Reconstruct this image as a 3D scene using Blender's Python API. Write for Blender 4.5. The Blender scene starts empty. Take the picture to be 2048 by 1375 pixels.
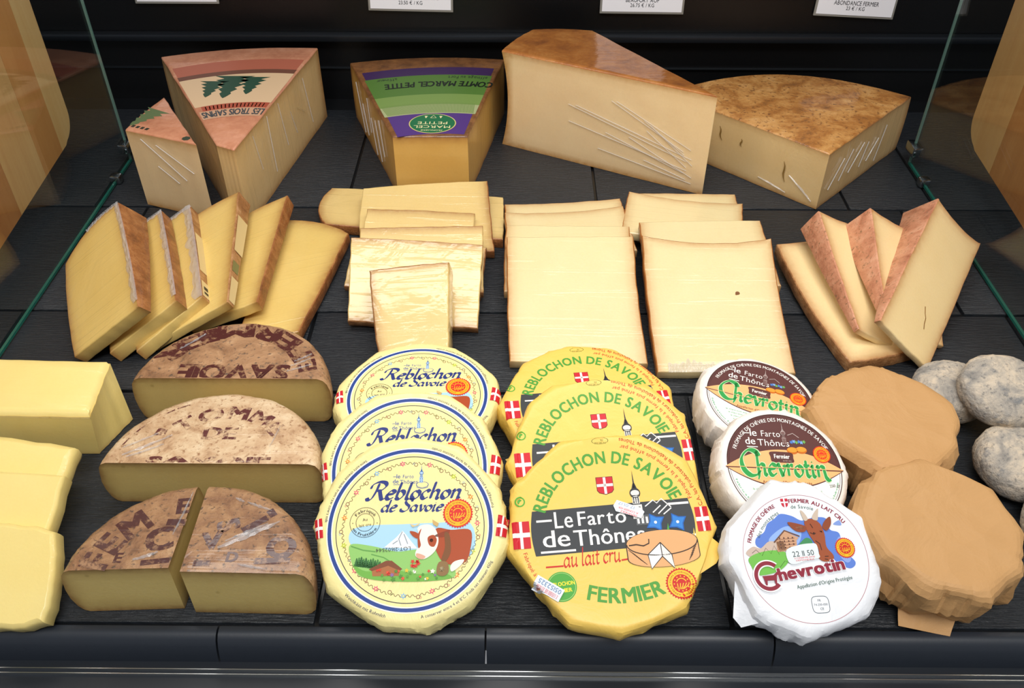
import bpy, bmesh, math, random
import numpy as np
from mathutils import Vector, Matrix, Quaternion, noise
from mathutils.geometry import tessellate_polygon

scene = bpy.context.scene
COL = scene.collection
PI = math.pi
R_ = math.radians

# ------------------------------------------------------------------ camera
cam_data = bpy.data.cameras.new('camera')
cam_data.sensor_width = 36.0
cam_data.lens = 36.0 * 1796.0 / 2048.0
cam_data.clip_start = 0.01
cam = bpy.data.objects.new('camera', cam_data)
COL.objects.link(cam)
cam.location = (0.0, 0.0, 0.58)
cam.rotation_euler = (R_(90.0 - 40.4), 0.0, R_(0.5))
scene.camera = cam

# ------------------------------------------------------------------ world: dim shop interior
world = bpy.data.worlds.new('shop_ambient')
scene.world = world
world.use_nodes = True
bg = world.node_tree.nodes['Background']
bg.inputs['Color'].default_value = (0.86, 0.88, 0.93, 1)
bg.inputs['Strength'].default_value = 0.26

# ------------------------------------------------------------------ lamps
def area(name, loc, target, sx, sy, power, color):
    l = bpy.data.lights.new(name, 'AREA')
    l.shape = 'RECTANGLE'; l.size = sx; l.size_y = sy
    l.energy = power; l.color = color
    o = bpy.data.objects.new(name, l); COL.objects.link(o)
    o.location = loc
    o.rotation_euler = (Vector(target) - Vector(loc)).to_track_quat('-Z', 'Y').to_euler()
    return o
# LED strip under the canopy of the counter, and the shop's ceiling lamps
area('case_led_strip', (0.0, 0.76, 0.62), (0.0, 0.56, 0.0), 0.95, 0.16, 2.9, (1.0, 0.97, 0.92))
area('shop_ceiling_lamp', (0.2, -0.5, 2.1), (0.0, 0.6, 0.0), 1.4, 0.8, 30.0, (1.0, 0.98, 0.95))

vs = scene.view_settings
vs.view_transform = 'Standard'
vs.look = 'None'
vs.exposure = 0.32
vs.gamma = 1.0
vs.use_curve_mapping = False

# ------------------------------------------------------------------ helpers: objects
def tag(o, label=None, cat=None, group=None, kind=None):
    if label: o['label'] = label
    if cat: o['category'] = cat
    if group: o['group'] = group
    if kind: o['kind'] = kind
    return o

def thing(name, label, cat, loc=(0, 0, 0), quat=None, group=None):
    o = bpy.data.objects.new(name, None)
    COL.objects.link(o)
    o.empty_display_size = 0.02
    o.location = loc
    if quat is not None:
        o.rotation_mode = 'QUATERNION'
        o.rotation_quaternion = quat
    return tag(o, label, cat, group)

def mesh_obj(name, V, F, mats, parent=None, fm=None, sharp=35.0, attr=None, smooth=True, loc=None):
    me = bpy.data.meshes.new(name)
    me.from_pydata([tuple(v) for v in V], [], F)
    if not isinstance(mats, (list, tuple)): mats = [mats]
    for m in mats: me.materials.append(m)
    if fm is not None:
        me.polygons.foreach_set('material_index', fm)
    if attr is not None:
        a = me.attributes.new('rim', 'FLOAT', 'POINT')
        a.data.foreach_set('value', [float(x) for x in attr])
    me.validate()
    me.update()
    if smooth:
        me.shade_smooth()
        me.set_sharp_from_angle(angle=R_(sharp))
    o = bpy.data.objects.new(name, me)
    COL.objects.link(o)
    if parent is not None: o.parent = parent
    if loc is not None: o.location = loc
    return o

def box(x0, x1, y0, y1, z0, z1, r=0.0):
    """verts, faces of a box with a small chamfer"""
    if r <= 0:
        V = [(x, y, z) for z in (z0, z1) for y in (y0, y1) for x in (x0, x1)]
        F = [(0, 2, 3, 1), (4, 5, 7, 6), (0, 1, 5, 4), (2, 6, 7, 3), (0, 4, 6, 2), (1, 3, 7, 5)]
        return V, F
    bm = bmesh.new()
    bmesh.ops.create_cube(bm, size=1.0)
    for v in bm.verts:
        v.co = Vector(((x0 + x1) / 2 + v.co.x * (x1 - x0), (y0 + y1) / 2 + v.co.y * (y1 - y0), (z0 + z1) / 2 + v.co.z * (z1 - z0)))
    bmesh.ops.bevel(bm, geom=list(bm.edges), offset=r, segments=2, profile=0.5, affect='EDGES')
    V = [v.co.copy() for v in bm.verts]
    F = [[v.index for v in f.verts] for f in bm.faces]
    bm.free()
    return V, F

def sm(a, b, x):
    t = min(1, max(0, (x - a) / (b - a))); return t * t * (3 - 2 * t)

# ------------------------------------------------------------------ helpers: materials
class NT:
    def __init__(s, name):
        s.m = bpy.data.materials.new(name); s.m.use_nodes = True
        s.t = s.m.node_tree; s.b = s.t.nodes['Principled BSDF']; s.out = s.t.nodes['Material Output']
        s._tc = None
    def n(s, kind, **kw):
        nd = s.t.nodes.new(kind)
        for k, v in kw.items():
            if k.startswith('i_'):
                key = k[2:].replace('_', ' ')
                nd.inputs[int(key) if key.isdigit() else key].default_value = v
            else: setattr(nd, k, v)
        return nd
    def l(s, a, b): s.t.links.new(a, b)
    def coord(s, scale=(1, 1, 1), rot=(0, 0, 0)):
        if s._tc is None: s._tc = s.n('ShaderNodeTexCoord')
        mp = s.n('ShaderNodeMapping'); mp.inputs['Scale'].default_value = scale; mp.inputs['Rotation'].default_value = rot
        s.l(s._tc.outputs['Object'], mp.inputs['Vector'])
        return mp.outputs['Vector']
    def noise(s, scale, detail=4, rough=0.55, vec=None, dist=0.0):
        nd = s.n('ShaderNodeTexNoise', i_Scale=scale, i_Detail=detail, i_Roughness=rough, i_Distortion=dist)
        s.l(vec if vec is not None else s.coord(), nd.inputs['Vector'])
        return nd.outputs['Fac']
    def ramp(s, fac, stops, interp='LINEAR'):
        nd = s.n('ShaderNodeValToRGB'); cr = nd.color_ramp; cr.interpolation = interp
        while len(cr.elements) < len(stops): cr.elements.new(0.5)
        for e, (p, c) in zip(cr.elements, stops):
            e.position = p; e.color = (*c, 1) if len(c) == 3 else c
        s.l(fac, nd.inputs['Fac'])
        return nd.outputs['Color']
    def mix(s, fac, a, b, mode='MIX'):
        nd = s.n('ShaderNodeMix', data_type='RGBA', blend_type=mode)
        for sock, val in ((nd.inputs[0], fac), (nd.inputs[6], a), (nd.inputs[7], b)):
            if isinstance(val, (int, float)): sock.default_value = val
            elif isinstance(val, tuple): sock.default_value = (*val, 1) if len(val) == 3 else val
            else: s.l(val, sock)
        return nd.outputs[2]
    def math(s, op, a, b=0.0, clamp=False):
        nd = s.n('ShaderNodeMath', operation=op, use_clamp=clamp)
        for sock, val in ((nd.inputs[0], a), (nd.inputs[1], b)):
            if isinstance(val, (int, float)): sock.default_value = val
            else: s.l(val, sock)
        return nd.outputs[0]
    def bump(s, h, strength=0.3, dist=0.001, normal=None):
        nd = s.n('ShaderNodeBump', i_Strength=strength, i_Distance=dist)
        s.l(h, nd.inputs['Height'])
        if normal is not None: s.l(normal, nd.inputs['Normal'])
        return nd.outputs['Normal']
    def set(s, **kw):
        for k, v in kw.items():
            sock = s.b.inputs[k.replace('_', ' ')]
            if isinstance(v, (int, float)): sock.default_value = v
            elif isinstance(v, tuple): sock.default_value = (*v, 1) if len(v) == 3 and sock.type == 'RGBA' else v
            else: s.l(v, sock)
        return s

def srgb(h):
    h = h.lstrip('#')
    f = lambda c: c / 12.92 if c <= 0.04045 else ((c + 0.055) / 1.055) ** 2.4
    return tuple(f(int(h[i:i + 2], 16) / 255) for i in (0, 2, 4))

def film(t, rot=0.5, weight=0.8, rough=0.1, strength=0.35, sx=9, sy=60):
    """cling film drawn over the cheese: a clear coat with stretch wrinkles"""
    v = t.coord((sx, sy, sx), (0.3, 0.2, rot))
    w = t.noise(1.0, 4, 0.6, v, 1.6)
    streak = t.ramp(t.noise(1.0, 2, 0.5, t.coord((sx * 0.6, sy * 2.4, sx), (0.1, 0.3, rot + 0.25)), 0.6), [(0.56, (0, 0, 0)), (0.66, (1, 1, 1))])
    w2 = t.noise(22.0, 3, 0.5, None, 1.0)
    h = t.math('ADD', t.math('ADD', t.math('MULTIPLY', w, 0.12), t.math('MULTIPLY', streak, 0.16)), t.math('MULTIPLY', w2, 0.9))
    nb = t.bump(h, strength, 0.004)
    t.set(Coat_Weight=weight, Coat_Roughness=rough, Coat_IOR=1.5)
    t.l(nb, t.b.inputs['Coat Normal'])

def paste(name, c1, c2, rim, wrap=0.6, rot=0.5, rough=0.45, sss=0.12, holes=0.0, strength=0.35):
    t = NT(name)
    n1 = t.noise(22, 4, 0.55)
    col = t.mix(n1, srgb(c1), srgb(c2))
    fine = t.noise(420, 2, 0.5)
    col = t.mix(t.math('MULTIPLY', fine, 0.12), col, srgb(rim))
    at = t.n('ShaderNodeAttribute', attribute_name='rim')
    edge = t.noise(130, 4, 0.6)
    f = t.math('MULTIPLY', at.outputs['Fac'], t.math('ADD', 0.55, t.math('MULTIPLY', edge, 0.85)), clamp=True)
    col = t.mix(f, col, srgb(rim))
    if holes > 0:
        vo = t.n('ShaderNodeTexVoronoi', i_Scale=holes); vo.inputs['Randomness'].default_value = 1
        t.l(t.coord(), vo.inputs['Vector'])
        hm = t.ramp(vo.outputs['Distance'], [(0.03, (1, 1, 1)), (0.075, (0, 0, 0))])
        col = t.mix(t.math('MULTIPLY', hm, 0.35), col, srgb('7d6a2c'))
    t.set(Base_Color=col, Roughness=rough, Subsurface_Weight=sss, Subsurface_Radius=(1.0, 0.7, 0.3), Subsurface_Scale=0.003,
          Normal=t.bump(t.math('ADD', n1, t.math('MULTIPLY', fine, 0.5)), 0.18, 0.0012))
    if wrap > 0: film(t, rot, wrap, 0.1, strength)
    return t.m

def rind(name, stops, scale=60, wrap=0.5, bump=0.6, rot=0.4, rough=0.6, speck=None):
    t = NT(name)
    n1 = t.noise(scale, 8, 0.65, None, 0.4)
    k = len(stops)
    col = t.ramp(n1, [(0.28 + 0.44 * i / (k - 1), srgb(c)) for i, c in enumerate(stops)])
    n2 = t.noise(scale * 6, 5, 0.6)
    col = t.mix(t.math('MULTIPLY', n2, 0.55), col, srgb(stops[0]), 'MULTIPLY') if speck is None else \
        t.mix(t.ramp(n2, [(0.56, (0, 0, 0)), (0.68, (1, 1, 1))]), col, srgb(speck))
    t.set(Base_Color=col, Roughness=rough, Normal=t.bump(t.math('ADD', n1, n2), bump, 0.0015))
    if wrap > 0: film(t, rot, wrap, 0.12, 0.3)
    return t.m

def plain(name, c, rough=0.6, metal=0.0, spec=0.5, var=0.0, bump=0.0, scale=60, coat=0.0):
    t = NT(name)
    col = srgb(c)
    if var > 0:
        col = t.mix(t.math('MULTIPLY', t.noise(scale, 4, 0.6), var), col, tuple(x * 0.6 for x in srgb(c)))
    t.set(Base_Color=col, Roughness=rough, Metallic=metal, Coat_Weight=coat)
    t.b.inputs['Specular IOR Level'].default_value = spec
    if bump > 0: t.set(Normal=t.bump(t.noise(scale * 2, 5, 0.6), bump, 0.001))
    return t.m

_ink = {}
def ink(c, rough=0.45, worn=None):
    """printing ink on paper; worn = (rind colour, threshold) lets the print wear away"""
    key = (c, worn)
    if key not in _ink:
        t = NT('ink_' + c.lstrip('#'))
        col = srgb(c)
        if worn:
            w = t.noise(170, 6, 0.7)
            n2 = t.noise(60, 4, 0.6)
            col = t.mix(t.ramp(t.math('ADD', t.math('MULTIPLY', w, 0.6), t.math('MULTIPLY', n2, 0.4)), [(worn[1] - 0.04, (0, 0, 0)), (worn[1] + 0.05, (1, 1, 1))]), col, srgb(worn[0]))
        t.set(Base_Color=col, Roughness=rough)
        t.b.inputs['Specular IOR Level'].default_value = 0.35
        if worn: film(t, 0.6, 0.5, 0.12, 0.3)
        _ink[key] = t.m
    return _ink[key]

def paper_mat(name, c, c2=None, rough=0.5, crinkle=0.25, coat=0.0, fold_w=0.16, fold_s=34.0):
    t = NT(name)
    n1 = t.noise(26, 5, 0.6, None, 0.8)
    vo = t.n('ShaderNodeTexVoronoi', i_Scale=fold_s, feature='F1')
    wob = t.n('ShaderNodeTexNoise', i_Scale=18.0, i_Detail=2.0); t.l(t.coord(), wob.inputs['Vector'])
    va = t.n('ShaderNodeVectorMath', operation='MULTIPLY_ADD'); va.inputs[1].default_value = (0.03, 0.03, 0.03)
    t.l(wob.outputs['Color'], va.inputs[0]); t.l(t.coord(), va.inputs[2]); t.l(va.outputs[0], vo.inputs['Vector'])
    fold = vo.outputs['Distance']
    fib = t.noise(500, 3, 0.6)
    col = t.mix(t.math('MULTIPLY', n1, 0.5), srgb(c), srgb(c2 or c))
    h = t.math('ADD', t.math('MULTIPLY', n1, 1.2), t.math('MULTIPLY', fold, fold_w))
    h = t.math('ADD', h, t.math('MULTIPLY', fib, 0.06))
    t.set(Base_Color=col, Roughness=rough, Coat_Weight=coat, Coat_Roughness=0.3, Normal=t.bump(h, crinkle, 0.003))
    t.b.inputs['Specular IOR Level'].default_value = 0.4
    return t.m

def glass_mat(name, tint, refl=1.0):
    m = bpy.data.materials.new(name); m.use_nodes = True
    nt = m.node_tree; nt.nodes.clear()
    out = nt.nodes.new('ShaderNodeOutputMaterial'); mx = nt.nodes.new('ShaderNodeMixShader')
    tr = nt.nodes.new('ShaderNodeBsdfTransparent'); tr.inputs['Color'].default_value = (*tint, 1)
    gl = nt.nodes.new('ShaderNodeBsdfGlossy'); gl.inputs['Roughness'].default_value = 0.0
    lw = nt.nodes.new('ShaderNodeLayerWeight'); lw.inputs['Blend'].default_value = 0.5
    pw = nt.nodes.new('ShaderNodeMath'); pw.operation = 'POWER'; pw.inputs[1].default_value = 5.0
    nt.links.new(lw.outputs['Facing'], pw.inputs[0])
    mu = nt.nodes.new('ShaderNodeMath'); mu.operation = 'MULTIPLY_ADD'; mu.inputs[1].default_value = 0.9 * refl; mu.inputs[2].default_value = 0.045
    nt.links.new(pw.outputs[0], mu.inputs[0]); nt.links.new(mu.outputs[0], mx.inputs[0])
    nt.links.new(tr.outputs[0], mx.inputs[1]); nt.links.new(gl.outputs[0], mx.inputs[2]); nt.links.new(mx.outputs[0], out.inputs['Surface'])
    return m

# ------------------------------------------------------------------ measured poses: slices (o origin, q rotation, c corners, t thickness), rounds, wedges
SLAB = {
    'L1': {'o': [-0.3886, 0.6482, 0.04], 'q': [0.9352, 0.1463, -0.3126, 0.0786], 'c': [[-0.0481, 0.0], [0.0481, 0.0], [0.0117, 0.1673], [-0.0751, 0.1412]], 't': [0.014, 0.014, 0.036, 0.034]},
    'L2': {'o': [-0.3603, 0.6644, 0.0336], 'q': [0.9435, 0.0466, -0.246, 0.2169], 'c': [[-0.0414, 0.0], [0.0414, 0.0], [0.0545, 0.1671], [-0.0327, 0.1551]], 't': [0.0155, 0.0155, 0.0165, 0.017]},
    'L3': {'o': [-0.3383, 0.6727, 0.0306], 'q': [0.9332, 0.0151, -0.233, 0.2731], 'c': [[-0.0409, -0.0], [0.0409, -0.0], [0.0807, 0.171], [-0.0055, 0.1585]], 't': [0.014, 0.014, 0.015, 0.014]},
    'L4': {'o': [-0.321, 0.6763, 0.0282], 'q': [0.9675, 0.0391, -0.2143, 0.1285], 'c': [[-0.045, 0.0], [0.045, 0.0], [0.0663, 0.1852], [-0.032, 0.173]], 't': [0.01, 0.01, 0.022, 0.02]},
    'L5': {'o': [-0.2942, 0.6969, 0.0238], 'q': [0.9845, 0.0132, -0.1647, 0.0579], 'c': [[-0.0383, -0.0], [0.0383, -0.0], [0.0551, 0.1899], [-0.033, 0.1599]], 't': [0.012, 0.012, 0.016, 0.015]},
    'L6': {'o': [-0.2455, 0.671, 0.0145], 'q': [0.9888, -0.0036, -0.0259, 0.1472], 'c': [[-0.0311, 0.0], [0.0311, 0.0], [0.1039, 0.1581], [0.032, 0.2148]], 't': [0.013, 0.013, 0.013, 0.013]},
    'R4': {'o': [0.365, 0.6483, 0.0299], 'q': [0.9133, 0.1866, 0.3287, -0.1513], 'c': [[-0.0379, 0.0], [0.0379, 0.0], [0.0756, 0.206], [-0.002, 0.2042]], 't': [0.007, 0.007, 0.016, 0.043]},
    'R3': {'o': [0.3854, 0.6719, 0.0244], 'q': [0.955, 0.144, 0.2588, 0.0132], 'c': [[-0.0395, 0.0], [0.0395, -0.0], [0.0688, 0.1502], [-0.029, 0.1474]], 't': [0.007, 0.006, 0.01, 0.042]},
    'R2': {'o': [0.3536, 0.6672, 0.0188], 'q': [0.9703, 0.0835, 0.2159, -0.0705], 'c': [[-0.0291, 0.0], [0.0291, 0.0], [0.036, 0.18], [-0.0676, 0.153]], 't': [0.007, 0.007, 0.01, 0.031]},
    'R1': {'o': [0.3495, 0.6507, 0.0134], 'q': [0.9919, 0.026, -0.0033, 0.1241], 'c': [[-0.0346, -0.0], [0.0346, -0.0], [0.0994, 0.1748], [-0.02, 0.1871]], 't': [0.014, 0.014, 0.014, 0.014]},
    'A1': {'o': [0.058, 0.6413, 0.0115], 'q': [0.9942, 0.1075, -0.001, -0.0092], 'c': [[-0.066, 0.0], [0.066, -0.0], [0.0614, 0.1678], [-0.0738, 0.1642]], 't': [0.0115, 0.0115, 0.0115, 0.0115]},
    'A2': {'o': [0.0536, 0.7372, 0.0232], 'q': [0.9981, 0.061, 0.0002, -0.003], 'c': [[-0.0682, 0.0], [0.0682, 0.0], [0.0682, 0.105], [-0.0682, 0.105]], 't': [0.0105, 0.0105, 0.0105, 0.0105]},
    'A3': {'o': [0.0612, 0.8089, 0.0209], 'q': [0.9983, 0.0261, -0.0013, 0.0513], 'c': [[-0.0692, 0.0], [0.0692, 0.0], [0.0692, 0.085], [-0.0692, 0.085]], 't': [0.0105, 0.0105, 0.0105, 0.0105]},
    'A4': {'o': [0.062, 0.8419, 0.0125], 'q': [0.9986, 0.0, 0.0, 0.0533], 'c': [[-0.0699, 0.0], [0.0699, 0.0], [0.0699, 0.09], [-0.0699, 0.09]], 't': [0.012, 0.012, 0.012, 0.012]},
    'B1': {'o': [0.1966, 0.628, 0.0115], 'q': [0.9939, 0.11, -0.0001, -0.001], 'c': [[-0.0651, 0.0], [0.0651, 0.0], [0.0705, 0.1745], [-0.0661, 0.1777]], 't': [0.0115, 0.0115, 0.0115, 0.0115]},
    'B2': {'o': [0.2043, 0.7456, 0.0245], 'q': [0.998, 0.061, -0.001, 0.0156], 'c': [[-0.0675, -0.0], [0.0675, 0.0], [0.0675, 0.105], [-0.0675, 0.105]], 't': [0.0105, 0.0105, 0.0105, 0.0105]},
    'B3': {'o': [0.1805, 0.8358, 0.0232], 'q': [0.9955, 0.0174, 0.0016, -0.0933], 'c': [[-0.0665, 0.0], [0.0665, -0.0], [0.0665, 0.085], [-0.0665, 0.085]], 't': [0.0105, 0.0105, 0.0105, 0.0105]},
    'B4': {'o': [0.1983, 0.8599, 0.0125], 'q': [1.0, 0.0, 0.0, -0.0049], 'c': [[-0.063, 0.0], [0.063, 0.0], [0.063, 0.09], [-0.063, 0.09]], 't': [0.012, 0.012, 0.012, 0.012]},
    'M1': {'o': [-0.0995, 0.6423, 0.0239], 'q': [0.9703, 0.2347, -0.0585, -0.0], 'c': [[-0.0342, 0.0], [0.0342, -0.0], [0.034, 0.0923], [-0.0463, 0.0894]], 't': [0.023, 0.023, 0.023, 0.023]},
    'M2': {'o': [-0.1058, 0.6972, 0.0109], 'q': [0.9759, 0.2164, 0.0062, -0.028], 'c': [[-0.0658, 0.0], [0.0658, 0.0], [0.0631, 0.0974], [-0.076, 0.0977]], 't': [0.011, 0.011, 0.011, 0.011]},
    'M2b': {'o': [-0.111, 0.7477, 0.0146], 'q': [0.9808, 0.1906, 0.0081, -0.0415], 'c': [[-0.0719, -0.0], [0.0719, -0.0], [0.0719, 0.062], [-0.0719, 0.062]], 't': [0.01, 0.01, 0.01, 0.01]},
    'M3': {'o': [-0.1029, 0.7446, 0.0139], 'q': [0.9815, 0.1908, -0.0027, 0.0141], 'c': [[-0.0666, 0.0], [0.0666, -0.0], [0.0666, 0.085], [-0.0666, 0.085]], 't': [0.011, 0.011, 0.011, 0.011]},
    'M4': {'o': [-0.115, 0.7906, 0.0103], 'q': [0.9887, 0.1478, 0.0036, -0.0244], 'c': [[-0.0615, 0.0], [0.0615, 0.0], [0.0615, 0.085], [-0.0615, 0.085]], 't': [0.011, 0.011, 0.011, 0.011]},
    'M5': {'o': [-0.101, 0.8271, 0.0123], 'q': [0.9935, 0.1132, 0.0008, -0.0067], 'c': [[-0.0743, 0.0], [0.0743, -0.0], [0.0622, 0.1125], [-0.0833, 0.0969]], 't': [0.012, 0.012, 0.012, 0.012]},
    'M6': {'o': [-0.1207, 0.8642, 0.012], 'q': [0.9975, 0.0174, 0.0012, -0.0691], 'c': [[-0.1041, 0.0], [0.1041, -0.0], [0.0908, 0.0858], [-0.1188, 0.076]], 't': [0.0125, 0.0125, 0.0125, 0.0125]},
    'K4': {'o': [-0.3598, 0.3513, 0.0186], 'q': [0.9777, 0.2078, -0.0063, 0.0298], 'c': [[-0.0255, -0.0], [0.0255, -0.0], [0.0224, 0.0651], [-0.0409, 0.0748]], 't': [0.019, 0.019, 0.019, 0.019]},
    'K3': {'o': [-0.3922, 0.3723, 0.0218], 'q': [0.9844, 0.1736, 0.0049, -0.0277], 'c': [[-0.0373, -0.0], [0.0373, -0.0], [0.0373, 0.095], [-0.0373, 0.095]], 't': [0.017, 0.017, 0.017, 0.017]},
    'K2': {'o': [-0.4151, 0.4232, 0.0269], 'q': [0.9938, 0.0957, 0.0054, -0.056], 'c': [[-0.0457, 0.0], [0.0457, -0.0], [0.0457, 0.085], [-0.0457, 0.085]], 't': [0.019, 0.019, 0.019, 0.019]},
}
DISC = {
    'P3': {'o': [-0.0883, 0.5727, 0.032], 'q': [0.9998, 0.0087, -0.0002, 0.0175], 'R': 0.0617},
    'P2': {'o': [-0.0844, 0.4719, 0.05], 'q': [0.9845, 0.1736, -0.0045, 0.0258], 'R': 0.0605},
    'P1': {'o': [-0.0782, 0.4128, 0.052], 'q': [0.9799, 0.199, -0.0118, 0.0065], 'R': 0.0605},
    'Y3': {'o': [0.0614, 0.5635, 0.033], 'q': [0.9983, 0.026, 0.0032, 0.0524], 'R': 0.0635},
    'Y2': {'o': [0.0704, 0.4859, 0.05], 'q': [0.9876, 0.1477, 0.0049, 0.0536], 'R': 0.0635},
    'Y1': {'o': [0.0692, 0.4147, 0.053], 'q': [0.9839, 0.1735, -0.0076, 0.043], 'R': 0.0635},
    'V3': {'o': [0.2036, 0.3859, 0.056], 'q': [0.9772, 0.2051, 0.0343, 0.0428], 'R': 0.0452},
    'V2': {'o': [0.2072, 0.4701, 0.056], 'q': [0.9861, 0.1541, 0.059, 0.018], 'R': 0.046},
    'V1': {'o': [0.2083, 0.5582, 0.043], 'q': [0.9914, 0.0334, 0.0612, -0.1106], 'R': 0.0465},
    'G1': {'o': [0.3077, 0.5315, 0.0535], 'q': [0.9997, 0.0258, 0.0045, 0.0001], 'R': 0.05},
    'G2': {'o': [0.3083, 0.4126, 0.0635], 'q': [0.9969, 0.0758, 0.0202, 0.0015], 'R': 0.048},
}
WEDGE = {
    'W1': {'h': 0.1, 'top': [[-0.4521, 0.9401], [-0.3611, 0.9062], [-0.4332, 1.0253]], 'bot': None},
    'W2': {'h': 0.1, 'top': [[-0.3384, 0.9052], [-0.3155, 0.8938], [-0.2722, 1.1773], [-0.4738, 1.1455]], 'bot': None},
    'W3': {'h': 0.08, 'top': [[-0.1494, 0.9644], [-0.0609, 0.9652], [-0.0213, 1.1889], [-0.2305, 1.1754]], 'bot': None},
    'W4': {'h': 0.13, 'top': [[-0.0228, 1.0978], [0.2267, 0.9681], [0.0954, 1.1646], [0.0168, 1.1673]], 'bot': None},
    'W5': {'h': 0.075, 'top': [[0.1916, 1.0977], [0.3592, 0.9357], [0.5034, 1.0886]], 'bot': None},
}
# ------------------------------------------------------------------ the setting: counter deck, back, side glass, front lip
def slate_mat():
    t = NT('slate')
    v = t.coord((60, 520, 90))
    rip = t.noise(1.0, 5, 0.6, v, 0.8)
    big = t.noise(9, 3, 0.5)
    fine = t.noise(300, 3, 0.6)
    col = t.mix(big, srgb('15191e'), srgb('292e34'))
    col = t.mix(t.math('MULTIPLY', fine, 0.25), col, srgb('0c0f13'))
    t.set(Base_Color=col, Roughness=t.ramp(rip, [(0.3, (0.30,) * 3), (0.7, (0.5,) * 3)]),
          Normal=t.bump(t.math('ADD', rip, t.math('MULTIPLY', fine, 0.15)), 1.0, 0.0016))
    return t.m
SLATE = slate_mat()
BLACK = plain('black_enamel', '#0d0f12', 0.35, var=0.3)
LIPM = plain('lip_enamel', '#272d36', 0.42, var=0.35, bump=0.05, scale=220)
ALU = plain('aluminium', '#d0d4d6', 0.3, metal=1.0)
DARKWALL = plain('dark_back_panel', '#08090b', 0.35, var=0.3, bump=0.12, scale=160)

V, F = box(-0.9, 0.9, 0.363, 1.24, -0.03, -0.0035)
deck = tag(mesh_obj('floor', V, F, BLACK, smooth=False), 'black enamelled deck of the cheese counter under the slate tiles', 'counter deck', kind='structure')
rows = [0.3645, 0.611, 0.732, 0.936, 1.2]
random.seed(4)
for j in range(4):
    x = -0.76 + 0.0035
    cols = [-0.754, -0.4505, -0.1465, 0.1575, 0.4615, 0.765] if j % 2 == 0 else [-0.78, -0.515, -0.21, 0.095, 0.4, 0.505, 0.765]
    for i in range(len(cols) - 1):
        g = 0.0016
        dz = random.uniform(-0.0006, 0.0)
        x0, x1, y0, y1 = cols[i] + g, cols[i + 1] - g, rows[j] + g, rows[j + 1] - g
        V, F = box(x0 - (x0 + x1) / 2, x1 - (x0 + x1) / 2, y0 - (y0 + y1) / 2, y1 - (y0 + y1) / 2, -0.006, 0.0, 0.0012)
        mesh_obj('slate_tile', V, F, SLATE, deck, loc=((x0 + x1) / 2, (y0 + y1) / 2, dz))

# back panel with a narrow rail
V, F = box(-0.9, 0.9, 1.24, 1.26, -0.03, 0.75)
wb = tag(mesh_obj('wall_back', V, F, DARKWALL, smooth=False), 'dark back panel of the counter behind the cheese wedges', 'back panel', kind='structure')
V, F = box(-0.9, 0.9, 1.225, 1.24, 0.088, 0.098, 0.002); mesh_obj('rail', V, F, plain('dark_rail', '#2a2e34', 0.3, metal=0.6), wb)
V, F = box(-0.9, 0.9, 1.236, 1.24, 0.045, 0.0465, 0.0); mesh_obj('seam_strip', V, F, plain('seam', '#3a4046', 0.3, metal=0.8), wb)

# neighbouring counter floor outside of the glass
for s, nm in ((-1, 'floor_left'), (1, 'floor_right')):
    V, F = box(min(s * 0.9, s * 1.6), max(s * 0.9, s * 1.6), 0.0, 1.24, -0.05, -0.02)
    tag(mesh_obj(nm, V, F, plain('ledge_' + nm, '#1b1f22', 0.4, var=0.3), smooth=False), 'dark ledge outside the %s glass panel' % nm[6:], 'ledge', kind='structure')

# side glass
GLASS = glass_mat('clear_side_glass', (0.93, 0.955, 0.95), 0.7)
EDGE = plain('green_glass_edge', '#1d6b5e', 0.15, spec=0.8, var=0.6, scale=30)
EDGE2 = plain('pale_glass_edge', '#5d8580', 0.15, spec=0.8, var=0.6, scale=30)
for s, nm in ((-1, 'window_1'), (1, 'window_2')):
    side = 'left' if s < 0 else 'right'
    xo, xi = s * 0.5080, s * 0.5052
    ya, yb, za, zb = 0.368, 1.045, 0.002, 0.62
    V = []; F = []; fm = []
    for x in (xi, xo):
        V += [(x, ya, za), (x, yb, za), (x, yb, zb), (x, ya, zb)]
    F = [(0, 1, 2, 3), (7, 6, 5, 4)]
    w = tag(mesh_obj(nm, V, F, GLASS, smooth=False), 'clear %s side glass panel of the counter with green edge' % side, 'glass panel', kind='structure')
    V, F = box(min(xi, xo), max(xi, xo), ya, yb, za, za + 0.003); mesh_obj('polished_edge', V, F, EDGE, w, smooth=False)
    V, F = box(min(xi, xo), max(xi, xo), yb - 0.002, yb, za + 0.003, zb); mesh_obj('polished_edge', V, F, EDGE2, w, smooth=False)
    for (y0, y1, z0, z1) in ((1.030, 1.056, 0.018, 0.032), (0.985, 0.998, 0.0, 0.012)):
        V, F = box(min(s * 0.4995, s * 0.5135), max(s * 0.4995, s * 0.5135), y0, y1, z0, z1, 0.003)
        mesh_obj('clamp', V, F, plain('chrome', '#9aa2a6', 0.15, metal=1.0), w)

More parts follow.
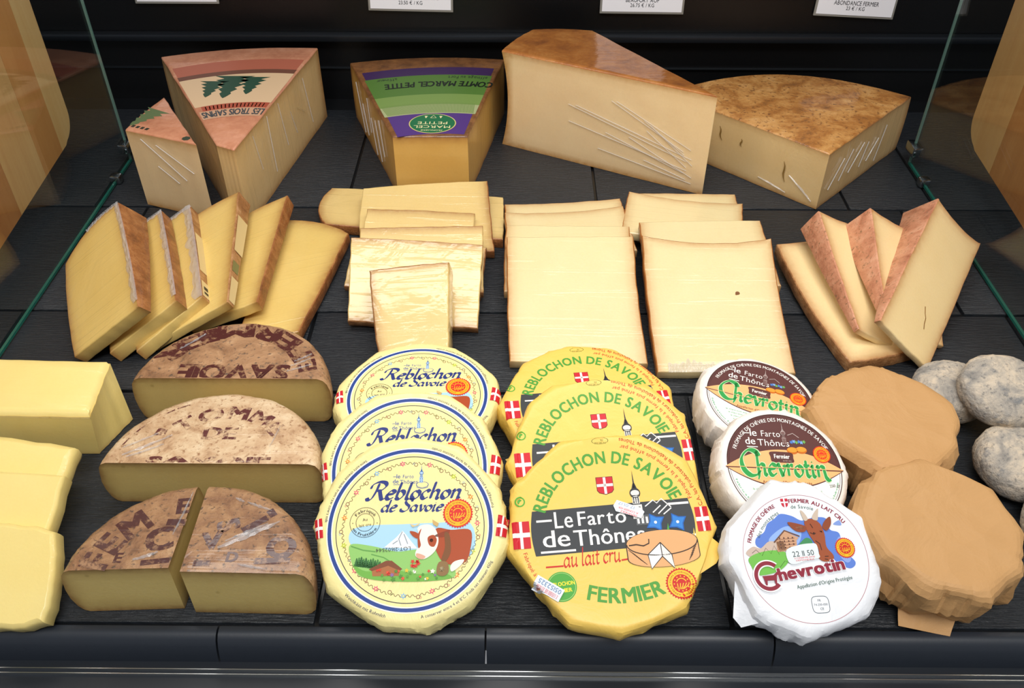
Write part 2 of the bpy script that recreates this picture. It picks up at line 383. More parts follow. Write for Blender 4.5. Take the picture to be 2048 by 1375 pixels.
# rounded front lip, split by added gaps that imitate reflected dark lines, and the channel in front of it
prof = [(0.3635, -0.006), (0.363, 0.0), (0.3595, 0.0006), (0.3562, -0.0004), (0.3532, -0.0032), (0.3508, -0.0078), (0.3490, -0.0135), (0.3478, -0.0195), (0.346, -0.030), (0.3635, -0.030)]
lip = tag(bpy.data.objects.new('trim_1', None), 'rounded dark grey front lip running along the counter', 'trim', kind='structure'); COL.objects.link(lip)
xs = [-0.60, -0.2165, -0.0222, 0.186, 0.4, 0.62]
for a, b in zip(xs[:-1], xs[1:]):
    V = []; F = []; n = len(prof)
    for x in (a + 0.0007, b - 0.0007):
        V += [(x, y, z) for y, z in prof]
    for k in range(n):
        F.append((k, (k + 1) % n, n + (k + 1) % n, n + k))
    F += [tuple(range(n - 1, -1, -1)), tuple(range(n, 2 * n))]
    mesh_obj('lip_section', V, F, LIPM, lip, sharp=50)
ch = tag(bpy.data.objects.new('trim_2', None), 'dark channel with two thin bright rails below the front lip', 'trim', kind='structure'); COL.objects.link(ch)
V, F = box(-0.62, 0.62, 0.24, 0.3475, -0.034, -0.022); mesh_obj('channel', V, F, plain('channel_enamel', '#1f242b', 0.4, var=0.3, scale=120), ch, smooth=False)
for y in (0.3400, 0.3362):
    V, F = box(-0.62, 0.62, y, y + 0.0006, -0.022, -0.0195); mesh_obj('rail', V, F, ALU, ch, smooth=False)

# wooden side panels outside the glass
def wood_mat(name, c1, c2, seed):
    t = NT(name)
    v = t.coord((26, 26, 2.2)); 
    g = t.noise(1.0, 4, 0.6, v, 1.6)
    fine = t.noise(1.0, 3, 0.6, t.coord((220, 220, 9)))
    col = t.mix(g, srgb(c1), srgb(c2))
    col = t.mix(t.math('MULTIPLY', fine, 0.35), col, srgb(c1), 'MULTIPLY')
    t.set(Base_Color=col, Roughness=0.45, Normal=t.bump(fine, 0.1, 0.0005))
    return t.m
WOODS = [wood_mat('wood_a', '#c88644', '#e6ae6c', 1), wood_mat('wood_b', '#dcab68', '#f3d69c', 2), wood_mat('wood_c', '#b06c34', '#d6985a', 3), wood_mat('wood_d', '#d0985a', '#ecc486', 4)]
def wood_panel(s, label, yb, zb, ya, za, ws):
    # vertical board parallel to the glass; lower edge from (ya, za) to (yb, zb), rounded lower back corner, staves glued side by side
    t = thing('wooden_panel', label, 'wood panel', (s * 0.562, (ya + yb) / 2, 0.0), None, 'wooden side panels')
    yc = (ya + yb) / 2
    xa, xb = 0.0, s * 0.022
    n = len(ws); edges = [ya + (yb - ya) * k for k in np.cumsum([0] + ws)]
    for i in range(n):
        e0, e1 = edges[i] + 0.0003, edges[i + 1] - 0.0003
        pts = []
        low = lambda y: za + (zb - za) * (y - ya) / (yb - ya)
        if i == n - 1:
            r = 0.03
            pts = [(e0, low(e0)), (e1 - r, low(e1 - r))] + [(e1 - r + r * math.sin(a), low(e1) + r - r * math.cos(a)) for a in np.linspace(0.2, PI / 2, 7)]
        else: pts = [(e0, low(e0)), (e1, low(e1))]
        pts += [(e1, 0.7), (e0, 0.7)]
        m = len(pts)
        V = [(x, y - yc, z) for x in (xa, xb) for y, z in pts]
        F = [tuple(range(m)), tuple(range(2 * m - 1, m - 1, -1))] + [(k, k + m, (k + 1) % m + m, (k + 1) % m) for k in range(m)]
        mesh_obj('stave', V, F, WOODS[(i + (1 if s > 0 else 0)) % 4], t, smooth=False)
wood_panel(-1, 'upright wooden panel of mixed staves outside the left glass', 1.034, 0.048, 0.50, 0.0, [0.3, 0.2, 0.18, 0.14, 0.1, 0.08])
wood_panel(1, 'upright pale wooden panel outside the right glass beside the round cheeses', 1.034, 0.046, 0.50, 0.0, [0.45, 0.4, 0.15])
# ------------------------------------------------------------------ builders: slices, wedges, wheels, wrapped rounds
def outward(p, q):
    d = np.array(q) - np.array(p); L = np.linalg.norm(d)
    return np.array([d[1], -d[0]]) / (L if L > 0 else 1)

def curve_edge(p, q, b, n, jit=0.0, seed=0, skew=0.0):
    p, q = np.array(p, float), np.array(q, float); o = outward(p, q)
    out = []
    for k in range(n + 1):
        u = k / n
        w = 4 * u * (1 - u) * (1 + skew * (u - 0.5))
        j = 0.0
        if 0 < k < n and jit > 0: j = jit * noise.noise(Vector((u * 9 + seed * 7.3, seed * 3.1, 0)))
        out.append(p + (q - p) * u + o * (b * w + j))
    return out

def slab(key, name, label, group, pm, rm, rinds=(0, 0, 0, 0), bulge=(0, 0, 0, 0), N=22, bev=0.0012, rimw=0.006, cat='cheese', jit=0.0008, seed=1, parts=('paste', 'rind'), side_bulge=0.0):
    d = SLAB[key]; C = [np.array(c) for c in d['c']]; T = d['t']
    q = Quaternion(d['q']); t0 = (T[0] + T[1]) / 2
    loc = Vector(d['o']) - (q @ Vector((0, 0, t0)))
    th = thing(name, label, cat, loc, q, group)
    E = [curve_edge(C[k], C[(k + 1) % 4], bulge[k], N, jit, seed + k) for k in range(4)]   # CCW: bottom, right, top(right->left), left(top->bottom)
    B, Rr, Tt, Ll = E[0], E[1], E[2][::-1], E[3][::-1]
    def P(i, j):
        u, v = i / N, j / N
        return ((1 - v) * B[i] + v * Tt[i] + (1 - u) * Ll[j] + u * Rr[j]
                - ((1 - u) * (1 - v) * C[0] + u * (1 - v) * C[1] + u * v * C[2] + (1 - u) * v * C[3]))
    def TH(i, j):
        u, v = i / N, j / N
        return (1 - u) * (1 - v) * T[0] + u * (1 - v) * T[1] + u * v * T[2] + (1 - u) * v * T[3]
    per = [(i, 0) for i in range(N)] + [(N, j) for j in range(N)] + [(i, N) for i in range(N, 0, -1)] + [(0, j) for j in range(N, 0, -1)]
    M = len(per)
    pts = [P(*ij) for ij in per]
    nor = []
    for k in range(M):
        a, b = pts[k - 1], pts[(k + 1) % M]
        nor.append(outward(a, b))
    idx = {ij: k for k, ij in enumerate(per)}
    def dist(p):
        best = 9.0
        for k in range(4):
            if not rinds[k]: continue
            for a in E[k]:
                dd = math.hypot(*(a - p))
                if dd < best: best = dd
        return best
    rimv = lambda p: math.exp(-(dist(p) / rimw) ** 1.3)
    V = []; F = []; A = []
    gi = {}
    for top in (1, 0):
        for j in range(N + 1):
            for i in range(N + 1):
                p = P(i, j)
                if (i, j) in idx: p = p - nor[idx[(i, j)]] * bev
                z = t0 if top else t0 - TH(i, j)
                gi[(top, i, j)] = len(V); V.append((p[0], p[1], z)); A.append(rimv(p))
        for j in range(N):
            for i in range(N):
                f = (gi[(top, i, j)], gi[(top, i + 1, j)], gi[(top, i + 1, j + 1)], gi[(top, i, j + 1)])
                F.append(f if top else f[::-1])
    def strip(VV, FF, AA, k0, k1):
        base = len(VV)
        lay = [(bev, 0.0), (bev * 0.3, bev * 0.3), (0, bev), (-side_bulge, None), (0, -bev), (bev * 0.3, -bev * 0.3), (bev, -0.0)]
        n = k1 - k0 + 1
        for li, (ins, dz) in enumerate(lay):
            for k in range(k0, k1 + 1):
                kk = k % M; ij = per[kk]; t = TH(*ij)
                p = pts[kk] - nor[kk] * ins
                if li < 3: z = t0 - dz
                elif li == 3:
                    z = t0 - t / 2
                    p = p + nor[kk] * 0.0006 * noise.noise(Vector((k * 0.6, seed * 5.0, 1)))
                else: z = t0 - t - dz
                VV.append((p[0], p[1], z)); AA.append(rimv(p))
        for li in range(len(lay) - 1):
            for k in range(n - 1):
                a = base + li * n + k
                FF.append((a, a + n, a + n + 1, a + 1))
    for s in range(4):
        if not rinds[s]: strip(V, F, A, s * N, s * N + N)
    mesh_obj(parts[0], V, F, pm, th, attr=A, sharp=45)
    runs = []
    if all(rinds): runs = [[0, 1, 2, 3]]
    else:
        st = next(k for k in range(4) if not rinds[k])
        for k in range(1, 5):
            s = (st + k) % 4
            if not rinds[s]: continue
            if runs and runs[-1][-1] == (s - 1) % 4 and rinds[(s - 1) % 4]: runs[-1].append(s)
            else: runs.append([s])
    for run in runs:
        RV = []; RF = []; RA = []
        strip(RV, RF, RA, run[0] * N, run[0] * N + N * len(run))
        mesh_obj(parts[1], RV, RF, rm, th, attr=RA, sharp=45)
    return th

def side_patch(key, side, u0, u1, f0, f1, mat, parent, name, bulge=0.0, N=22, off=0.0004, seg=8):
    """printed patch lying on one side face of a slice; u along the side, f through the thickness (0 = front)"""
    d = SLAB[key]; C = [np.array(c) for c in d['c']]; T = d['t']; t0 = (T[0] + T[1]) / 2
    E = curve_edge(C[side], C[(side + 1) % 4], bulge, N)
    o = outward(C[side], C[(side + 1) % 4])
    Ta, Tb = T[side], T[(side + 1) % 4]
    V = []; F = []
    for k in range(seg + 1):
        u = u0 + (u1 - u0) * k / seg
        x = u * N; i = min(N - 1, int(x)); p = E[i] + (E[i + 1] - E[i]) * (x - i) + o * off
        t = Ta + (Tb - Ta) * u
        for f in (f0, f1): V.append((p[0], p[1], t0 - t * f))
    for k in range(seg): F.append((2 * k, 2 * k + 1, 2 * k + 3, 2 * k + 2))
    return mesh_obj(name, V, F, mat, parent, smooth=False)

def wedge(key, name, label, group, pm, rm, heel, edges, bev=0.002, LV=14, NE=16, rimw=0.007, jit=0.0008, top_part='top_rind', cat='cheese', seed=3):
    """upright wedge; edges: per polygon edge (kind, bulge, concave)"""
    d = WEDGE[key]; h = d['h']; top = [np.array(p) for p in d['top']]; n = len(top)
    cx = sum(p[0] for p in top) / n; cy = sum(p[1] for p in top) / n
    bot = d['bot'] if d.get('bot') else top
    bot = [np.array(b) if b is not None else t for b, t in zip(bot, top)]
    th = thing(name, label, cat, (cx, cy, 0.0), None, group)
    O = np.array([cx, cy])
    def ring(w, inset_all):
        out = []
        for e in range(n):
            P0, Q0 = bot[e] * (1 - w) + top[e] * w, bot[(e + 1) % n] * (1 - w) + top[(e + 1) % n] * w
            kind, bul, conc = edges[e]
            o = outward(P0, Q0)
            o_prev = outward(top[e - 1], top[e]); o_next = outward(top[(e + 1) % n], top[(e + 2) % n])
            def mitre(o1, o2):
                m_ = o1 + o2; return m_ / max(0.3, float(m_ @ o1))
            ce = curve_edge(P0 - mitre(o, o_prev) * inset_all, Q0 - mitre(o, o_next) * inset_all, bul, NE, jit, seed + e)
            kp, bp, cp = edges[e - 1]; op = outward(bot[e - 1], bot[e])
            kn, bn, cn = edges[(e + 1) % n]; on = outward(bot[(e + 1) % n], bot[(e + 2) % n])
            s = 4 * w * (1 - w)
            seg = []
            for k, p in enumerate(ce):
                u = k / NE
                q = p - o * conc * s
                if k == 0: q = q - op * cp * s
                if k == NE: q = q - on * cn * s
                seg.append(q - O)
            out.append(seg)
        return out
    levels = [0.0] + [k / LV for k in range(1, LV)] + [1.0 - bev / h]
    rings = [ring(w, 0.0) for w in levels]
    parts = {}
    for e in range(n):
        kind = edges[e][0]
        D = parts.setdefault(kind, ([], [], []))
        V, F, A = D; base = len(V)
        for li, w in enumerate(levels):
            seg = rings[li][e]
            for k, p in enumerate(seg):
                V.append((p[0], p[1], w * h))
                dd = min(w * h, (1 - w) * h)
                Le = np.linalg.norm(np.array(seg[-1]) - np.array(seg[0]))
                if edges[e - 1][0] != 'paste': dd = min(dd, Le * k / NE)
                if edges[(e + 1) % n][0] != 'paste': dd = min(dd, Le * (1 - k / NE))
                A.append(math.exp(-(dd / rimw) ** 1.3))
        m = NE + 1
        for li in range(len(levels) - 1):
            for k in range(NE):
                a = base + li * m + k
                F.append((a, a + 1, a + 1 + m, a + m))
    for kind, (V, F, A) in parts.items():
        if kind == 'paste':   # close the underside
            b0 = [p for s in rings[0] for p in s[:-1]]
            base = len(V)
            V += [(p[0], p[1], 0.0) for p in b0]; A += [1.0] * len(b0)
            F.append(tuple(range(base + len(b0) - 1, base - 1, -1)))
        mesh_obj('paste' if kind == 'paste' else 'heel_rind', V, F, pm if kind == 'paste' else heel, th, attr=A, sharp=40)
    V = []; F = []
    lays = [(levels[-1] * h, 0.0, rings[-1]), (h - bev * 0.3, bev * 0.3, None), (h, bev, None)]
    loops = []
    for z, ins, rg in lays:
        rg = rg or ring(1.0, ins)
        loop = [p for s in rg for p in s[:-1]]
        loops.append(len(V)); V += [(p[0], p[1], z) for p in loop]
    m = n * NE
    for li in range(2):
        for k in range(m):
            a, b = loops[li] + k, loops[li] + (k + 1) % m
            F.append((a, b, b + m, a + m))
    F.append(tuple(range(loops[2], loops[2] + m)))
    tp = mesh_obj(top_part, V, F, rm, th, sharp=50)
    return tp, O, h

def wheel_piece(name, label, group, C, Rr, h, a0, a1, inner, pm, rm, prof=None, cat='cheese', seed=1, tilt=None, rimw=0.006):
    """piece of a round wheel: arc a0..a1 (radians, CCW) closed by straight cuts through the points `inner` (world xy)"""
    C = np.array(C)
    inner = [np.array(p) - C for p in inner]
    prof = prof or [(0.0, 0.012), (0.006, 0.005), (0.02, 0.0015), (0.035, 0.0), (0.06, 0.0)]
    # (height fraction, inset)
    lv = [(0.0, 0.010), (0.03, 0.006), (0.12, 0.0025), (0.3, 0.0005), (0.5, 0.0), (0.7, 0.0004), (0.86, 0.0022), (0.95, 0.005), (1.0, 0.010)]
    NA = 64
    rnd = lambda a, z: 0.0009 * noise.noise(Vector((math.cos(a) * 5 + seed * 3.7, math.sin(a) * 5, z * 3))) + 0.0006 * noise.noise(Vector((math.cos(a) * 22 + seed, math.sin(a) * 22, z * 9)))
    base_loc = (C[0], C[1], 0.0)
    th = thing(name, label, cat, base_loc, tilt, group)
    V = []; F = []
    rows = []
    for zf, ins in lv:
        row = []
        for k in range(NA + 1):
            a = a0 + (a1 - a0) * k / NA
            rr = Rr - ins + rnd(a, zf)
            row.append(len(V)); V.append((rr * math.cos(a), rr * math.sin(a), zf * h))
        rows.append(row)
    for r0, r1 in zip(rows[:-1], rows[1:]):
        for k in range(NA): F.append((r0[k], r0[k + 1], r1[k + 1], r1[k]))
    for row, up in ((rows[-1], True), (rows[0], False)):
        z = h if up else 0.0
        # intermediate ring, then an n-gon closed by the inner points
        ii = []
        for p in inner:
            ii.append(len(V)); V.append((p[0], p[1], z))
        poly = list(row) + ii
        F.append(tuple(poly) if up else tuple(poly[::-1]))
    rd = mesh_obj('rind', V, F, rm, th, sharp=40)
    # cut faces
    CV = []; CF = []; CA = []
    chain = ['end'] + list(range(len(inner))) + ['start']
    NC = 40
    for c in range(len(chain) - 1):
        base = len(CV)
        for zf, ins in lv:
            def pt(tok):
                if tok == 'end': a = a1; rr = Rr - ins + rnd(a, zf); return np.array([rr * math.cos(a), rr * math.sin(a)])
                if tok == 'start': a = a0; rr = Rr - ins + rnd(a, zf); return np.array([rr * math.cos(a), rr * math.sin(a)])
                return inner[tok]
            p, q = pt(chain[c]), pt(chain[c + 1])
            L = np.linalg.norm(q - p)
            for k in range(NC + 1):
                u = k / NC
                x = p + (q - p) * u
                CV.append((x[0], x[1], zf * h))
                dd = min(zf * h, (1 - zf) * h)
                if chain[c] == 'end': dd = min(dd, L * u)
                if chain[c + 1] == 'start': dd = min(dd, L * (1 - u))
                CA.append(math.exp(-(dd / rimw) ** 1.2))
        m = NC + 1
        for li in range(len(lv) - 1):
            for k in range(NC):
                a = base + li * m + k
                CF.append((a, a + 1, a + 1 + m, a + m))
    mesh_obj('paste', CV, CF, pm, th, attr=CA, sharp=40)
    return rd

def wrapped_round(key, name, label, group, mat, Rflat, Rout, h, npoly=8, polyk=0.5, pleat=0.0016, seed=1, phase=0.0, cat='cheese', NA=180, npl=26, pw_=(0.02, 0.06), crumple=0.0004, soft=1.0, sharp=22, facet=0.0, KF=15):
    """round cheese folded into a sheet of paper: flat top, soft shoulder, pleated sides"""
    d = DISC[key]; q = Quaternion(d['q'])
    loc = Vector(d['o']) - (q @ Vector((0, 0, h)))
    th = thing(name, label, cat, loc, q, group)
    rs = random.Random(seed)
    pl = [(rs.uniform(0, 2 * PI), rs.uniform(*pw_), rs.choice((-1, 1, 1)) * rs.uniform(0.35, 1.0), rs.uniform(-0.3, 0.3), rs.uniform(0.2, 0.75)) for _ in range(npl)]
    wob = [(rs.randint(2, 5), rs.uniform(0, 2 * PI), rs.uniform(0.002, 0.006)) for _ in range(4)]
    sh = [(0.0, h, 0.0), (0.25, h - 0.0003 * soft, 0.2), (0.5, h - 0.0011 * soft, 0.45), (0.75, h - 0.0028 * soft, 0.7), (0.92, h - 0.0058 * soft, 0.9), (1.0, h - 0.0105 * soft, 1.0),
          (1.005, h * 0.5, 1.0), (0.99, h * 0.33, 1.0), (0.96, h * 0.17, 1.0), (0.90, h * 0.05, 0.9), (0.78, 0.0008, 0.6)]
    V = []; F = []
    pv = sorted((phase + 2 * PI * (k + rs.uniform(-0.28, 0.28)) / npoly) % (2 * PI) for k in range(npoly))
    prd = [1 + rs.uniform(-0.012, 0.028) for _ in range(npoly)]
    def poly(a):
        a = a % (2 * PI)
        for k in range(npoly):
            a0, a1 = pv[k], pv[(k + 1) % npoly]
            if k == npoly - 1: a1 += 2 * PI
            aa = a + 2 * PI if a < a0 and k == npoly - 1 else a
            if a0 <= aa <= a1:
                p0 = (prd[k] * math.cos(a0), prd[k] * math.sin(a0)); p1 = (prd[(k + 1) % npoly] * math.cos(a1), prd[(k + 1) % npoly] * math.sin(a1))
                den = math.cos(aa) * (p1[1] - p0[1]) - math.sin(aa) * (p1[0] - p0[0])
                return (p0[0] * p1[1] - p0[1] * p1[0]) / den
        return 1.0
    mean = sum(poly(2 * PI * k / 72) for k in range(72)) / 72
    def pleats(a, lev):
        v = 0.0
        for (ak, w, am, sk, start) in pl:
            da = (a - ak - sk * lev + PI) % (2 * PI) - PI
            grow = sm(start - 0.3, start + 0.2, lev + 0.35)
            v += am * grow * max(0.0, 1 - abs(da) / w)
        return v
    rout = lambda a: Rout * (1 + polyk * (poly(a) / mean - 1) + sum(am * math.sin(m * a + ph) for m, ph, am in wob))
    fa = sorted((2 * PI * (k + rs.uniform(-0.3, 0.3)) / KF) % (2 * PI) for k in range(KF))
    fd = [[rs.uniform(-1, 1) for _ in range(5)] for _ in range(KF)]
    def facets(a, lev):
        a = a % (2 * PI); k = KF - 1
        for i in range(KF):
            if a >= fa[i]: k = i
        if a < fa[0]: k = KF - 1
        k2 = (k + 1) % KF; span = (fa[k2] - fa[k]) % (2 * PI); u = ((a - fa[k]) % (2 * PI)) / span
        t = min(3.999, max(0.0, lev * 4)); i = int(t); v = t - i
        A, B, C_, D_ = fd[k][i], fd[k2][i], fd[k2][i + 1], fd[k][i + 1]
        if (k + i) % 2 == 0:
            return A + (B - A) * u + (C_ - B) * v if u >= v else A + (C_ - D_) * u + (D_ - A) * v
        return A + (B - A) * u + (D_ - A) * v if u + v <= 1 else C_ + (D_ - C_) * (1 - u) + (B - C_) * (1 - v)
    rows = []
    for fr in (0.0, 0.3, 0.55, 0.78, 0.93):
        if fr == 0.0:
            rows.append([0]); V.append((0, 0, h)); continue
        row = []
        for k in range(NA):
            a = 2 * PI * k / NA
            row.append(len(V)); V.append((Rflat * fr * math.cos(a), Rflat * fr * math.sin(a), h))
        rows.append(row)
    for fr, z, pw in sh:
        row = []; side = z <= h * 0.5 + 1e-6
        for k in range(NA):
            a = 2 * PI * k / NA
            ro = rout(a)
            r = ro * fr if side else Rflat + (ro - Rflat) * fr
            lev = (h - z) / h
            pp = pleats(a, lev)
            cr = noise.noise(Vector((math.cos(a) * 7, math.sin(a) * 7, z * 160 + seed))) + 0.6 * noise.noise(Vector((math.cos(a) * 17, math.sin(a) * 17, z * 300 + seed)))
            r += pp * pleat * pw + cr * crumple * pw + (facets(a, lev) * facet * pw if facet else 0.0)
            zz = z + (0.35 * min(0, pp) * pleat + 0.25 * cr * crumple) * pw
            if side: zz = max(0.0002, zz)
            row.append(len(V)); V.append((r * math.cos(a), r * math.sin(a), zz))
        rows.append(row)
    for r0, r1 in zip(rows[:-1], rows[1:]):
        for k in range(NA):
            k2 = (k + 1) % NA
            if len(r0) == 1: F.append((r0[0], r1[k], r1[k2]))
            else: F.append((r0[k], r1[k], r1[k2], r0[k2]))
    F.append(tuple(rows[-1][::-1]))
    wr = mesh_obj('paper_wrapper', V, F, mat, th, sharp=sharp)
    def height(x, y):
        r = math.hypot(x, y)
        if r <= Rflat: return h
        a = math.atan2(y, x); ro = rout(a)
        if ro - Rflat < 0.001: return h
        u = max(0.0, (r - Rflat - pleats(a, 0.1) * pleat * 0.3) / (ro - Rflat))
        for (f0, z0, _), (f1, z1, _) in zip(sh[:5], sh[1:6]):
            if u <= f1: return z0 + (z1 - z0) * (u - f0) / (f1 - f0) + 0.0006
        return h - 0.0105 * soft
    return wr, height

def flap(parent, mat, pts, thick=0.0005, name='paper_flap', sub=4):
    """folded paper corner: quad a,b,c,d in the cheese's local space, slightly curled"""
    a, b, c, d = [Vector(p) for p in pts]
    n = (b - a).cross(d - a).normalized()
    V = []; F = []
    for s in (0, 1):
        for j in range(sub + 1):
            for i in range(sub + 1):
                u, v = i / sub, j / sub
                p = a * (1 - u) * (1 - v) + b * u * (1 - v) + c * u * v + d * (1 - u) * v
                p = p + n * (0.0025 * math.sin(PI * u) * (v) + 0.0012 * math.sin(5 * u + 3 * v)) - n * thick * s
                V.append(p)
    m = sub + 1
    for s in (0, 1):
        for j in range(sub):
            for i in range(sub):
                q = s * m * m + j * m + i
                f = (q, q + 1, q + m + 1, q + m)
                F.append(f if s == 0 else f[::-1])
    ring = [i for i in range(m)] + [j * m + sub for j in range(1, m)] + [sub * m + i for i in range(sub - 1, -1, -1)] + [j * m for j in range(sub - 1, 0, -1)]
    for k in range(len(ring)):
        x, y = ring[k], ring[(k + 1) % len(ring)]
        F.append((x, x + m * m, y + m * m, y))
    return mesh_obj(name, V, F, mat, parent, sharp=40)
# ------------------------------------------------------------------ printing: flat inked shapes and lettering lying on the paper
_gl = {}
def glyph(ch, bold):
    key = ch
    if key in _gl: return _gl[key]
    if ch == ' ':
        _gl[key] = ([], [], 0.30); return _gl[key]
    cu = bpy.data.curves.new('glyph', 'FONT')
    cu.body = ch; cu.size = 1.0; cu.resolution_u = 3; cu.fill_mode = 'FRONT'
    ob = bpy.data.objects.new('glyph', cu)
    me = ob.to_mesh()
    V = [(v.co.x, v.co.y) for v in me.vertices]
    F = [tuple(p.vertices) for p in me.polygons]
    ob.to_mesh_clear()
    bpy.data.objects.remove(ob); bpy.data.curves.remove(cu)
    if V:
        x0 = min(v[0] for v in V); x1 = max(v[0] for v in V)
        V = [(v[0] - x0 + 0.05, v[1]) for v in V]; adv = x1 - x0 + 0.10
    else: adv = 0.3
    _gl[key] = (V, F, adv)
    return _gl[key]

# a broad-pen script, strokes through control points; x-height 0.5, ascender 1.0
PEN = {
 'e': (.44, [[(.06, .27), (.36, .33), (.35, .46), (.2, .5), (.05, .3), (.09, .06), (.22, 0), (.4, .11)]]),
 'b': (.48, [[(.09, 1.0), (.08, .5), (.08, .1)], [(.08, .32), (.2, .48), (.36, .42), (.4, .22), (.28, .02), (.14, .02), (.08, .12)]]),
 'l': (.25, [[(.09, 1.0), (.08, .5), (.08, .1), (.14, 0), (.22, .05)]]),
 'o': (.46, [[(.22, .5), (.06, .38), (.05, .14), (.2, 0), (.37, .13), (.38, .36), (.22, .5)]]),
 'c': (.42, [[(.38, .4), (.25, .5), (.07, .36), (.06, .14), (.2, 0), (.38, .1)]]),
 'h': (.53, [[(.09, 1.0), (.08, .5), (.07, 0)], [(.08, .3), (.22, .48), (.36, .44), (.38, .28), (.38, .08), (.44, 0), (.51, .05)]]),
 'n': (.53, [[(.0, .42), (.08, .5), (.08, .3), (.07, 0)], [(.08, .3), (.22, .48), (.36, .44), (.38, .28), (.38, .08), (.44, 0), (.51, .05)]]),
 'd': (.53, [[(.38, .4), (.22, .5), (.05, .32), (.06, .1), (.2, 0), (.37, .15)], [(.41, 1.0), (.4, .5), (.4, .1), (.46, 0), (.52, .05)]]),
 'a': (.53, [[(.38, .4), (.22, .5), (.05, .32), (.06, .1), (.2, 0), (.37, .15)], [(.41, .5), (.4, .3), (.4, .1), (.46, 0), (.52, .05)]]),
 'u': (.53, [[(.0, .42), (.08, .5), (.08, .15), (.18, 0), (.36, .14)], [(.4, .5), (.4, .1), (.46, 0), (.52, .05)]]),
 'v': (.42, [[(.0, .44), (.07, .5), (.2, .02), (.24, .04), (.37, .34), (.33, .5)]]),
 'i': (.24, [[(.0, .42), (.08, .5), (.08, .3), (.08, .08), (.14, 0), (.22, .05)], [(.09, .66), (.11, .70)]]),
 'r': (.36, [[(.0, .42), (.08, .5), (.08, .3), (.07, 0)], [(.08, .3), (.2, .48), (.34, .46)]]),
 't': (.31, [[(.13, .74), (.12, .4), (.12, .1), (.2, 0), (.3, .07)], [(.0, .5), (.15, .49), (.29, .52)]]),
 'R': (.74, [[(.22, .95), (.2, .5), (.1, .04), (-.06, -.02), (-.14, .1)], [(-.12, .62), (-.06, .88), (.2, 1.03), (.5, .98), (.6, .78), (.46, .56), (.22, .5)], [(.36, .52), (.5, .2), (.62, .0), (.78, .08)]]),
 'S': (.62, [[(.6, .8), (.54, .98), (.34, 1.03), (.17, .85), (.28, .62), (.5, .42), (.5, .15), (.28, -.01), (.06, .06), (.02, .24)]]),
 'C': (.68, [[(.66, .8), (.55, 1.0), (.3, 1.02), (.07, .7), (.08, .28), (.28, .0), (.52, .03), (.66, .2)]]),
 '_h': (.53, [[(.02, .98), (.1, 1.0), (.09, .5), (.08, .0), (.02, -.2)], [(.09, .3), (.22, .48), (.36, .44), (.38, .28), (.38, .08), (.44, 0), (.51, .05)]]),
 '_n': (.62, [[(.0, .42), (.08, .5), (.08, .3), (.07, 0)], [(.08, .3), (.22, .48), (.36, .44), (.38, .28), (.42, .0), (.52, -.12), (.64, -.1)]]),
}
def smooth_path(P, per=7):
    P = [np.array(p, float) for p in P]
    if len(P) < 3: return [P[0] + (P[-1] - P[0]) * k / 3 for k in range(4)]
    out = []
    Q = [2 * P[0] - P[1]] + P + [2 * P[-1] - P[-2]]
    for i in range(1, len(Q) - 2):
        a, b, c, d = Q[i - 1:i + 3]
        for k in range(per):
            t = k / per
            out.append(0.5 * (2 * b + (c - a) * t + (2 * a - 5 * b + 4 * c - d) * t * t + (3 * b - a - 3 * c + d) * t ** 3))
    out.append(P[-1])
    return out

